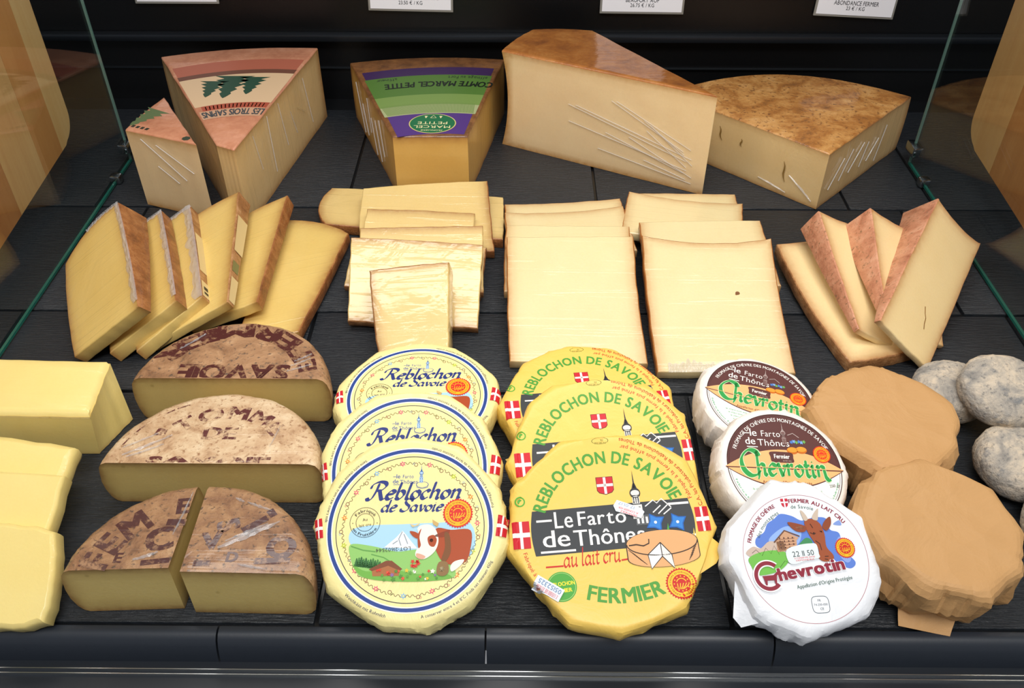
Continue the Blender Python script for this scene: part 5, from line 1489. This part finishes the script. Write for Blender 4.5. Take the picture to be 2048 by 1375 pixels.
    p.z = 0; p.ring(0.0, 1.065, 0.095, 0.103, ink('#6a7a2a'), n=30, sy=0.42); p.text('FR', 0.02, 1.085, 0.035, ink('#6a7a2a'), rot=PI, align='c'); p.text('74.280.050', 0.0, 1.05, 0.035, ink('#6a7a2a'), rot=PI, align='c', width=0.14); p.cut('oval_mark', th, h)
    p.z = 0; flag(p, -1.045, -0.03, 0.20, 0.32); p.cut('cross_flag', th, h)
    p.z = 0; flag(p, 1.06, 0.0, 0.15, 0.29); p.cut('cross_flag', th, h)
    if stickers:
        p.z = 12; r = R_(-24)
        p.poly([(0.05, 0.235), (0.10, 0.30), (0.36, 0.185), (0.40, 0.13), (0.35, 0.06), (0.07, 0.165)][::-1], ink('#e9edf2')); p.up()
        p.text('17.01.17', 0.30, 0.20, 0.05, ink('#9ab0c8'), rot=PI + r, width=0.2); p.text('A CONSERVER', 0.33, 0.125, 0.035, ink('#e06a6a'), rot=PI + r, width=0.24, bold=0.02); p.text('DEMANDEZ', 0.31, 0.095, 0.035, ink('#e06a6a'), rot=PI + r, width=0.2, bold=0.02)
        p.cut('date_sticker', th, h)
        p.z = 14; c = (-0.80, -0.66); r = R_(-35)
        grid_rect(p, c[0], c[1], 0.34, 0.15, r, ink('#dfe6ee'), 10); p.up(3)
        ca, sa = math.cos(r), math.sin(r); q = lambda u, v: (c[0] + u * ca - v * sa, c[1] + u * sa + v * ca)
        x, y = q(0.15, 0.055); p.text('05152325', x, y, 0.075, ink('#6a8ab0'), rot=PI + r, width=0.29, bold=0.01)
        for k in range(3):
            x, y = q(0.14, -0.015 - 0.017 * k); p.text('A CONSERVER AU FRAIS', x, y, 0.018, ink('#e05a5a'), rot=PI + r, width=0.27, bold=0.02)
        p.cut('code_sticker', th, h)

def label_brown(th, h, R):
    BR = ink('#5c3532'); OG = ink('#f4b678'); WH = ink('#f3efe9'); GR = ink('#2f9a4a')
    p = Print(R)
    p.disc(0, 0, 1.0, ink('#f4f4ee'), n=80); p.up()
    p.ring(0, 0, 0.985, 1.0, ink('#4a3030')); p.ring(0, 0, 0.955, 0.963, ink('#6a5050'))
    yc = -0.02; yb = lambda x: yc + 0.34 * (1 - (x / 1.03) ** 2)
    P = [(math.cos(a), math.sin(a)) for a in np.linspace(R_(5), R_(175), 50)] + [(x, yb(x) - 0.05) for x in np.linspace(-0.99, 0.99, 30)]
    p.poly(P, BR); p.up()
    lens = [(x, yb(x)) for x in np.linspace(1.03, -1.03, 40)] + [(x, yc - 0.34 * (1 - (x / 1.03) ** 2)) for x in np.linspace(-1.0, 1.0, 40)]
    p.poly([(x * 1.005, (y - yc) * 1.05 + yc - 0.006) for x, y in lens], BR); p.up(); p.poly(lens, OG)
    p.cut('label_ground', th, h)
    p.z = 4
    p.arc('FROMAGE DE CHÈVRE DES MONTAGNES DE SAVOIE', 0, 0, 0.855, R_(92), 0.098, WH, span=R_(136), bold=0.015)
    farto(p, -0.63, 0.56, 0.80, WH)
    p.cut('white_lettering', th, h)
    p.z = 4; church(p, 0.075, 0.42, 0.42, ink('#b8a6a0'), ink('#7a5a56'))
    p.line([(0.15, 0.6), (0.25, 0.64), (0.35, 0.56)], 0.012, ink('#b8a6a0'))
    for k in range(6): p.star(0.2 + 0.045 * k, 0.47 + 0.015 * (k % 2), 0.04, ink(['#4f7fc8', '#7aa6e0', '#6fae5a'][k % 3]), 5, 0.5, k)
    p.cut('church_drawing', th, h)
    p.z = 5
    for s, (x, y) in enumerate(((0.19, 0.31), (0.35, 0.325))): p.disc(x, y, 0.10, ink('#c86a1c'), n=24, ry=0.065); p.up(); p.disc(x, y + 0.015, 0.09, ink('#f09a34'), n=24, ry=0.048); p.up(-1)
    p.cut('cheese_drawing', th, h)
    p.z = 5; p.spoly([(-0.22, 0.27), (0.0, 0.28), (0.17, 0.26), (0.18, 0.17), (0.17, 0.09), (-0.02, 0.08), (-0.2, 0.09), (-0.22, 0.18)], BR); p.up()
    p.text('Fermier', -0.02, 0.155, 0.11, WH, align='c', bold=0.025, width=0.28); p.text('au lait cru', 0.06, 0.105, 0.035, ink('#d8c0b0'), align='c'); p.cut('fermier_panel', th, h)
    p.z = 6; seal(p, 0.70, 0.26, 0.155, '#dd3a1c', '#f4a21c'); p.cut('quality_seal', th, h)
    for q, mm, ww in ((6, ink('#d9f0c0'), 0.20), (7, GR, 0.15)):
        p.z = q
        p.pen('C', -0.77, -0.17, 0.44, mm, w=ww * 1.3, thin=0.07 + (ww - 0.15) * 0.8, ang=0.85, width=0.36)
        p.pen(['_h', 'e', 'v', 'r', 'o', 't', 'i', '_n'], -0.50, -0.16, 0.40, mm, w=ww * 1.35, thin=0.07 + (ww - 0.15) * 0.8, ang=0.85, width=1.28)
    p.cut('title_lettering', th, h)
    p.z = 5; p.text("Appellation d'Origine Protégée", 0, -0.305, 0.075, ink('#6a3a20'), align='c', width=0.86, bold=0.01)
    p.text('250 gr', 0.73, -0.34, 0.075, ink('#4a4a4a'), rot=0.12, width=0.19)
    for k, s in enumerate((-0.43, -0.50, -0.57, -0.64)):
        p.text('le chevrotin est un fromage fabriqué à la ferme', -0.62 + 0.05 * k, s, 0.055, ink('#4aa87a'), width=1.2 - 0.12 * k)
    p.arc('fabrication fermière au lait cru entier de chèvre', 0, 0, 0.93, R_(-90), 0.05, ink('#4aa87a'), flip=True, span=R_(150))
    p.cut('small_lettering', th, h)

def label_goat(th, h, R):
    RD = ink('#8a1f35'); GRN = ink('#2f5a48')
    p = Print(R)
    p.ring(0, 0, 0.993, 1.0, ink('#b06a70'))
    p.arc('FROMAGE DE CHÈVRE', 0, 0, 0.875, R_(138), 0.088, RD, bold=0.03, span=R_(50)); p.arc('FERMIER AU LAIT CRU', 0, 0, 0.875, R_(66), 0.088, RD, bold=0.03, span=R_(62))
    p.arc('des montagnes', 0, 0, 0.76, R_(134), 0.085, GRN, span=R_(42)); p.arc('de Savoie', 0, 0, 0.78, R_(83), 0.085, GRN, span=R_(27))
    p.cut('arc_lettering', th, h)
    p.z = 0; x, y = -0.175, 0.885; 
    for sx in (-1, 1):
        p.rect(x + (0.012 if sx > 0 else -0.06), x + (0.06 if sx > 0 else -0.012), y + 0.012, y + 0.06, ink('#c22338')); p.poly([(x + sx * 0.012, y - 0.012), (x + sx * 0.06, y - 0.012), (x + sx * 0.045, y - 0.06), (x + sx * 0.012, y - 0.085)][::-sx], ink('#c22338'))
    p.cut('cross_shield', th, h)
    # watercolour ground
    p.z = 0
    p.spoly([(-0.75, 0.32), (-0.6, 0.42), (-0.52, 0.55), (-0.4, 0.62), (-0.28, 0.70), (-0.1, 0.66), (0.05, 0.58), (0.25, 0.62), (0.45, 0.60), (0.48, 0.42), (0.62, 0.35), (0.62, 0.1), (0.78, -0.1), (0.68, -0.2), (0.5, -0.12), (0.38, 0.02), (0.1, 0.1), (-0.3, 0.1), (-0.72, 0.18)], ink('#5b7fd0')); p.up()
    p.spoly([(-0.55, 0.28), (-0.4, 0.42), (-0.2, 0.5), (0.0, 0.42), (-0.1, 0.2), (-0.4, 0.18)], ink('#8fb0e6'))
    p.spoly([(-0.1, 0.15), (0.05, 0.3), (0.15, 0.25), (0.12, 0.1)], ink('#3f8a58'))
    p.spoly([(0.55, 0.5), (0.68, 0.48), (0.66, 0.56)], ink('#7f9ad8')); p.spoly([(0.5, 0.12), (0.6, 0.3), (0.66, 0.2), (0.72, -0.05), (0.62, -0.1)], ink('#8aa2e0'))
    p.up()
    p.spoly([(-0.95, 0.1), (-0.82, 0.2), (-0.7, 0.17), (-0.55, 0.27), (-0.4, 0.24), (-0.3, 0.12), (-0.5, 0.02), (-0.8, 0.02)], ink('#c7b2a4')); p.up()
    p.spoly([(-0.92, 0.02), (-0.75, 0.10), (-0.5, 0.13), (-0.3, 0.08), (-0.3, -0.06), (-0.5, -0.2), (-0.82, -0.24), (-0.9, -0.1)], ink('#6fb84a'))
    for P in ([(-0.7, 0.05), (-0.62, 0.17), (-0.55, 0.08), (-0.48, 0.2), (-0.42, 0.06)], [(-0.85, 0.1), (-0.78, 0.15), (-0.72, 0.08)], [(-0.45, -0.14), (-0.35, -0.04), (-0.27, -0.09)]): p.line(P, 0.007, ink('#4a4038'))
    p.cut('watercolour_picture', th, h)
    p.z = 4
    p.poly([(-0.44, 0.10), (-0.30, 0.12), (-0.32, 0.27), (-0.43, 0.26)], ink('#b98a68')); p.poly([(-0.44, 0.26), (-0.28, 0.43), (-0.06, 0.31), (-0.1, 0.27), (-0.12, 0.14), (-0.4, 0.1)], ink('#c89a78')); p.up()
    p.line([(-0.47, 0.25), (-0.27, 0.43), (-0.04, 0.33)], 0.022, ink('#6a4636'))
    for k in range(4):
        p.line([(-0.42, 0.14 + 0.05 * k), (-0.13, 0.17 + 0.045 * k)], 0.008, ink('#8a5a44'))
        for j in range(4): p.rect(-0.38 + 0.07 * j, -0.36 + 0.07 * j, 0.15 + 0.05 * k, 0.175 + 0.05 * k, ink('#5a3a30'))
    p.cut('chalet_picture', th, h)
    p.z = 6; br = ink('#9a4e2c'); 
    p.spoly([(0.08, 0.55), (0.2, 0.60), (0.33, 0.52), (0.37, 0.35), (0.36, 0.15), (0.44, 0.02), (0.42, -0.06), (0.28, -0.08), (0.2, -0.02), (0.22, 0.12), (0.12, 0.35)], br); p.up()
    p.spoly([(-0.19, 0.56), (0.0, 0.52), (0.1, 0.47), (0.06, 0.40), (-0.05, 0.40), (-0.14, 0.46)], ink('#8a4426')); p.spoly([(0.36, 0.46), (0.42, 0.56), (0.52, 0.62), (0.51, 0.50), (0.42, 0.40)], ink('#8a4426'))
    p.spoly([(0.09, 0.57), (0.06, 0.66), (0.05, 0.74), (0.1, 0.71), (0.15, 0.6)], ink('#c8b6a4')); p.spoly([(0.22, 0.6), (0.26, 0.68), (0.35, 0.76), (0.33, 0.66), (0.3, 0.57)], ink('#c8b6a4'))
    p.spoly([(0.0, 0.49), (0.06, 0.45), (-0.02, 0.44), (-0.08, 0.47)], ink('#c98a68')); p.up()
    for P in ([(0.14, 0.38), (0.2, 0.35), (0.23, 0.37)], [(0.30, 0.40), (0.34, 0.38)], [(0.2, 0.25), (0.26, 0.2), (0.27, 0.1)], [(0.30, 0.0), (0.36, 0.0)], [(0.29, -0.04), (0.34, -0.05)], [(0.17, 0.52), (0.2, 0.45)]): p.line(P, 0.012, ink('#4a2416'))
    p.disc(0.2, 0.37, 0.014, ink('#2a1610'), n=8); p.disc(0.325, 0.39, 0.012, ink('#2a1610'), n=8)
    p.cut('goat_picture', th, h)
    p.z = 9; p.spoly([(-0.30, 0.12), (-0.1, 0.19), (0.10, 0.21), (0.20, 0.19), (0.21, 0.05), (0.2, -0.02), (0.0, -0.05), (-0.2, -0.1), (-0.30, -0.06)], ink('#dfe9ea')); p.up()
    p.text('22 11 50', -0.22, 0.01, 0.12, ink('#3a4448'), rot=R_(3), width=0.36); p.text('A CONSERVER ENTRE', -0.2, -0.025, 0.035, ink('#e0808a'), rot=R_(3), width=0.34, bold=0.02); p.text('DEMANDEZ', -0.18, -0.06, 0.035, ink('#e0808a'), rot=R_(3), width=0.3, bold=0.02)
    p.cut('date_sticker', th, h)
    rt = R_(7)
    for q, mm, bo, rg in ((9, ink('#f2f0f0'), 0.075, 0.02), (10, RD, 0.045, 0.0)):
        p.z = q
        p.ring(-0.66, -0.26, 0.165 - rg, 0.225 + rg, mm, n=40, a0=R_(48), a1=R_(318))
        p.text('hevrotin', -0.50, -0.34, 0.26, mm, rot=rt, bold=bo, width=1.10)
    p.up(); p.poly([(-0.76, -0.26), (-0.58, -0.25), (-0.50, -0.19), (-0.47, -0.22), (-0.53, -0.26), (-0.55, -0.40), (-0.575, -0.40), (-0.58, -0.33), (-0.69, -0.33), (-0.70, -0.40), (-0.725, -0.40), (-0.74, -0.31)][::-1], RD)
    p.cut('title_lettering', th, h)
    p.z = 5; p.text("Appellation d'Origine Protégée", -0.24, -0.475, 0.082, GRN, rot=rt, width=0.92, bold=0.008); p.cut('green_lettering', th, h)
    p.z = 0
    for q in ((0.135, 1.0),):
        P = [(0.08 + 0.135 * math.copysign(abs(math.cos(a)) ** 0.5, math.cos(a)), -0.72 + 0.125 * math.copysign(abs(math.sin(a)) ** 0.5, math.sin(a))) for a in np.linspace(0, 2 * PI, 49)]
        p.line(P, 0.008, ink('#3a4a52'))
    p.text('FR', 0.07, -0.675, 0.05, ink('#4a565c'), align='c'); p.text('74-250-050', 0.08, -0.735, 0.045, ink('#4a565c'), align='c', width=0.22); p.text('CE', 0.09, -0.80, 0.05, ink('#4a565c'), align='c')
    p.cut('oval_mark', th, h)
    p.z = 3; seal(p, 0.66, 0.12, 0.158, '#c8261c', '#f0b81c'); p.cut('quality_seal', th, h)

g = 'pale yellow wrapped rounds'
for key, lab, seed in (('P3', 'backmost pale yellow wrapped round with blue ring, lying flat behind the other two', 71), ('P2', 'middle pale yellow wrapped round with blue ring, between two alike', 72), ('P1', 'front pale yellow wrapped round showing the whole cow picture', 73)):
    R = DISC[key]['R']
    t, h = wrapped_round(key, 'wrapped_cheese', lab, g, PALE, R * 1.075, R * 1.185, 0.0265 if key != 'P3' else 0.031, npoly=11, polyk=0.8, seed=seed, phase=0.2 * seed, npl=44, pleat=0.0014)
    label_pale(t, h, R)
g = 'bright yellow wrapped rounds'
for key, lab, seed in (('Y3', 'backmost bright yellow wrapped round with green arched title, lying flat', 81), ('Y2', 'middle bright yellow wrapped round with only its upper half showing', 82), ('Y1', 'front bright yellow wrapped round with black panel, FERMIER lettering and two stickers', 83)):
    R = DISC[key]['R']
    t, h = wrapped_round(key, 'wrapped_cheese', lab, g, YEL, R * 1.10, R * 1.19, 0.0275 if key != 'Y3' else 0.032, npoly=9, polyk=1.0, seed=seed, phase=0.35 + 0.1 * (seed - 81), npl=30, pleat=0.0016, pw_=(0.03, 0.10), soft=0.8)
    label_yellow(t, h, R, key == 'Y1')
    if key == 'Y1':
        flap(t, YEL, [(0.060, -0.004, 0.0275), (0.050, -0.044, 0.0255), (0.072, -0.032, 0.0215), (0.0795, -0.020, 0.0215)])
    if key == 'Y3':
        flap(t, YEL, [(-0.060, -0.036, 0.016), (-0.050, -0.050, 0.014), (-0.062, -0.058, 0.006), (-0.076, -0.040, 0.012)])
g = 'small white wrapped goat cheeses'
for key, lab, seed, mat in (('V1', 'small wrapped round with brown and orange label, backmost beside the kraft parcel', 91, OFFW), ('V2', 'small wrapped round with brown and orange label, between its twin and the white goat wrapper', 92, OFFW), ('V3', 'small round in white wrapper with a brown goat picture and dark red title', 93, WHITE)):
    R = DISC[key]['R']
    if key == 'V3':
        t, h = wrapped_round(key, 'wrapped_cheese', lab, g, mat, R * 1.03, R * 1.22, 0.034, npoly=9, polyk=1.0, seed=seed, phase=0.5, npl=34, pleat=0.0016, pw_=(0.04, 0.14), crumple=0.0004, facet=0.0014, KF=19)
        label_goat(t, h, R)
        flap(t, WHITE, [(-0.050, -0.004, 0.028), (-0.030, -0.040, 0.028), (-0.050, -0.043, 0.019), (-0.0545, -0.036, 0.019)])
    else:
        t, h = wrapped_round(key, 'wrapped_cheese', lab, g, mat, R * 1.01, R * 1.15, 0.036, npoly=10, polyk=0.25, seed=seed, phase=0.5, npl=34, pleat=0.0022, pw_=(0.03, 0.09), crumple=0.0006)
        label_brown(t, h, R)
    p = Print(R)
g = 'brown kraft paper parcels'
t, h = wrapped_round('G1', 'kraft_parcel', 'round kraft paper parcel at the back, beside the grey mouldy cheeses', g, KRAFT, DISC['G1']['R'] * 0.98, DISC['G1']['R'] * 1.20, 0.050, npoly=9, polyk=1.0, seed=101, phase=0.1, npl=16, pleat=0.0042, pw_=(0.02, 0.07), crumple=0.0003, cat='parcel', soft=1.0, sharp=9, facet=0.0048)
t, h = wrapped_round('G2', 'kraft_parcel', 'round kraft paper parcel at the front right with loose folded flap', g, KRAFT, DISC['G2']['R'] * 0.98, DISC['G2']['R'] * 1.20, 0.054, npoly=9, polyk=1.0, seed=105, phase=0.75, npl=16, pleat=0.0042, pw_=(0.02, 0.07), crumple=0.0003, cat='parcel', soft=1.0, sharp=9, facet=0.0048)
flap(t, KRAFT, [(-0.028, -0.040, 0.008), (0.014, -0.046, 0.008), (0.006, -0.063, 0.001), (-0.030, -0.056, 0.001)])

# ------------------------------------------------------------------ grey mouldy goat cheeses on the right
def mould_mat():
    t = NT('grey_mould_rind')
    n1 = t.noise(34, 7, 0.65, None, 0.5); n2 = t.noise(70, 6, 0.65); n3 = t.noise(260, 4, 0.6)
    col = t.ramp(n1, [(0.30, srgb('#7b7874')), (0.42, srgb('#a39c92')), (0.55, srgb('#cabca8')), (0.70, srgb('#dac4a4'))])
    col = t.mix(t.ramp(n2, [(0.54, (0, 0, 0)), (0.68, (0.7, 0.7, 0.7))]), col, srgb('#5f6770'))
    col = t.mix(t.ramp(n3, [(0.58, (0, 0, 0)), (0.68, (0.6, 0.6, 0.6))]), col, srgb('#4d5258'))
    t.set(Base_Color=col, Roughness=0.9, Normal=t.bump(t.math('ADD', n2, n3), 0.9, 0.002))
    return t.m
MOULD = mould_mat()
def goat_cheese(label, loc, R, h, rot, seed):
    NU, NV = 72, 30; V = []; F = []
    for j in range(NV + 1):
        ph = -PI / 2 + PI * j / NV
        for i in range(NU):
            a = 2 * PI * i / NU
            c, s = math.cos(ph), math.sin(ph)
            r = math.copysign(abs(c) ** 0.62, c); z = math.copysign(abs(s) ** 0.8, s)
            d = Vector((r * math.cos(a) * R, r * math.sin(a) * R, z * h / 2))
            q = 0.0016 * noise.noise(d * 60 + Vector((seed, 0, 0))) + 0.0008 * noise.noise(d * 190 + Vector((0, seed, 0))) + 0.0005 * noise.noise(d * 480)
            n = Vector((d.x / R, d.y / R, d.z / (h / 2))).normalized()
            v = d + n * q
            V.append((v.x, v.y, v.z + h / 2))
    for j in range(NV):
        for i in range(NU):
            F.append((j * NU + i, j * NU + (i + 1) % NU, (j + 1) * NU + (i + 1) % NU, (j + 1) * NU + i))
    o = mesh_obj('mouldy_cheese', V, F, MOULD, None, sharp=80)
    o.location = loc; o.rotation_euler = rot
    return tag(o, label, 'cheese', 'grey mouldy rounds at the right edge')
goat_cheese('grey mouldy round tucked behind the kraft parcel, furthest left of its group', (0.394, 0.598, 0.0005), 0.0335, 0.034, (0, 0, 0), 1.0)
goat_cheese('grey-blue mouldy round resting tilted on the one behind, with a blue-veined side', (0.423, 0.577, 0.0270), 0.0365, 0.030, (R_(13), R_(-6), 0.3), 2.0)
goat_cheese('beige and grey mouldy round in the middle of its group, right of the kraft parcel', (0.421, 0.510, 0.0005), 0.0380, 0.036, (0, 0, 0.9), 3.0)
goat_cheese('mouldy round half cut off by the right edge, beside the front kraft parcel', (0.427, 0.4435, 0.0005), 0.032, 0.034, (0, 0, 1.9), 4.0)
goat_cheese('mouldy round barely showing at the right edge, nearest the front lip', (0.4215, 0.3895, 0.0005), 0.0245, 0.032, (0, 0, 2.6), 5.0)

# ------------------------------------------------------------------ price cards on the back panel
CARD = plain('card_white', '#e9e9ee', 0.5); HOLD = plain('card_holder', '#8f8d86', 0.25, spec=0.6)
def price_card(label, x0, x1, z0, lines, rot=0.0):
    t = thing('price_card', label, 'price tag', ((x0 + x1) / 2, 1.2345, z0), None, 'price cards on the back panel')
    t.rotation_euler = (R_(-6), rot, 0)
    w = (x1 - x0) / 2; hh = 0.075
    V, F = box(-w - 0.003, w + 0.003, 0.0, 0.0025, -0.003, hh + 0.003, 0.0006); mesh_obj('holder', V, F, HOLD, t)
    V, F = box(-w, w, -0.0006, 0.0, 0.0, hh); cd = mesh_obj('card', V, F, CARD, t, smooth=False)
    p = Print(1.0)
    for (s, zz, size, ww) in lines: p.text(s, 0.0, zz, size, ink('#2a2c30'), align='c', width=ww)
    if p.F:
        V = [(x, -0.0009, z) for x, z, _ in p.V]
        mesh_obj('lettering', V, p.F, p.mats, cd, fm=p.fm, smooth=False)
price_card('blank-bottomed white price card above the pink-topped wedges', -0.5235, -0.4145, 0.1405, [], 0.0)
price_card('white price card reading 23.50 € / KG above the green-labelled wedge', -0.2048, -0.0945, 0.131, [('23.50 € / KG', 0.0065, 0.0068, 0.033), ('COMTÉ DE SAVOIE 12-14 MOIS', 0.0132, 0.0078, 0.078)], 0.02)
price_card('white price card reading BEAUFORT AOP 26.75 € / KG above the tallest block', 0.1124, 0.2215, 0.1285, [('26.75 € / KG', 0.0065, 0.0068, 0.033), ('BEAUFORT AOP', 0.0128, 0.0078, 0.046)], 0.01)
price_card('white price card reading ABONDANCE FERMIER 23 € / KG at the top right', 0.4055, 0.510, 0.1245, [('23 € / KG', 0.0068, 0.0068, 0.026), ('ABONDANCE FERMIER', 0.0132, 0.0082, 0.062)], 0.05)
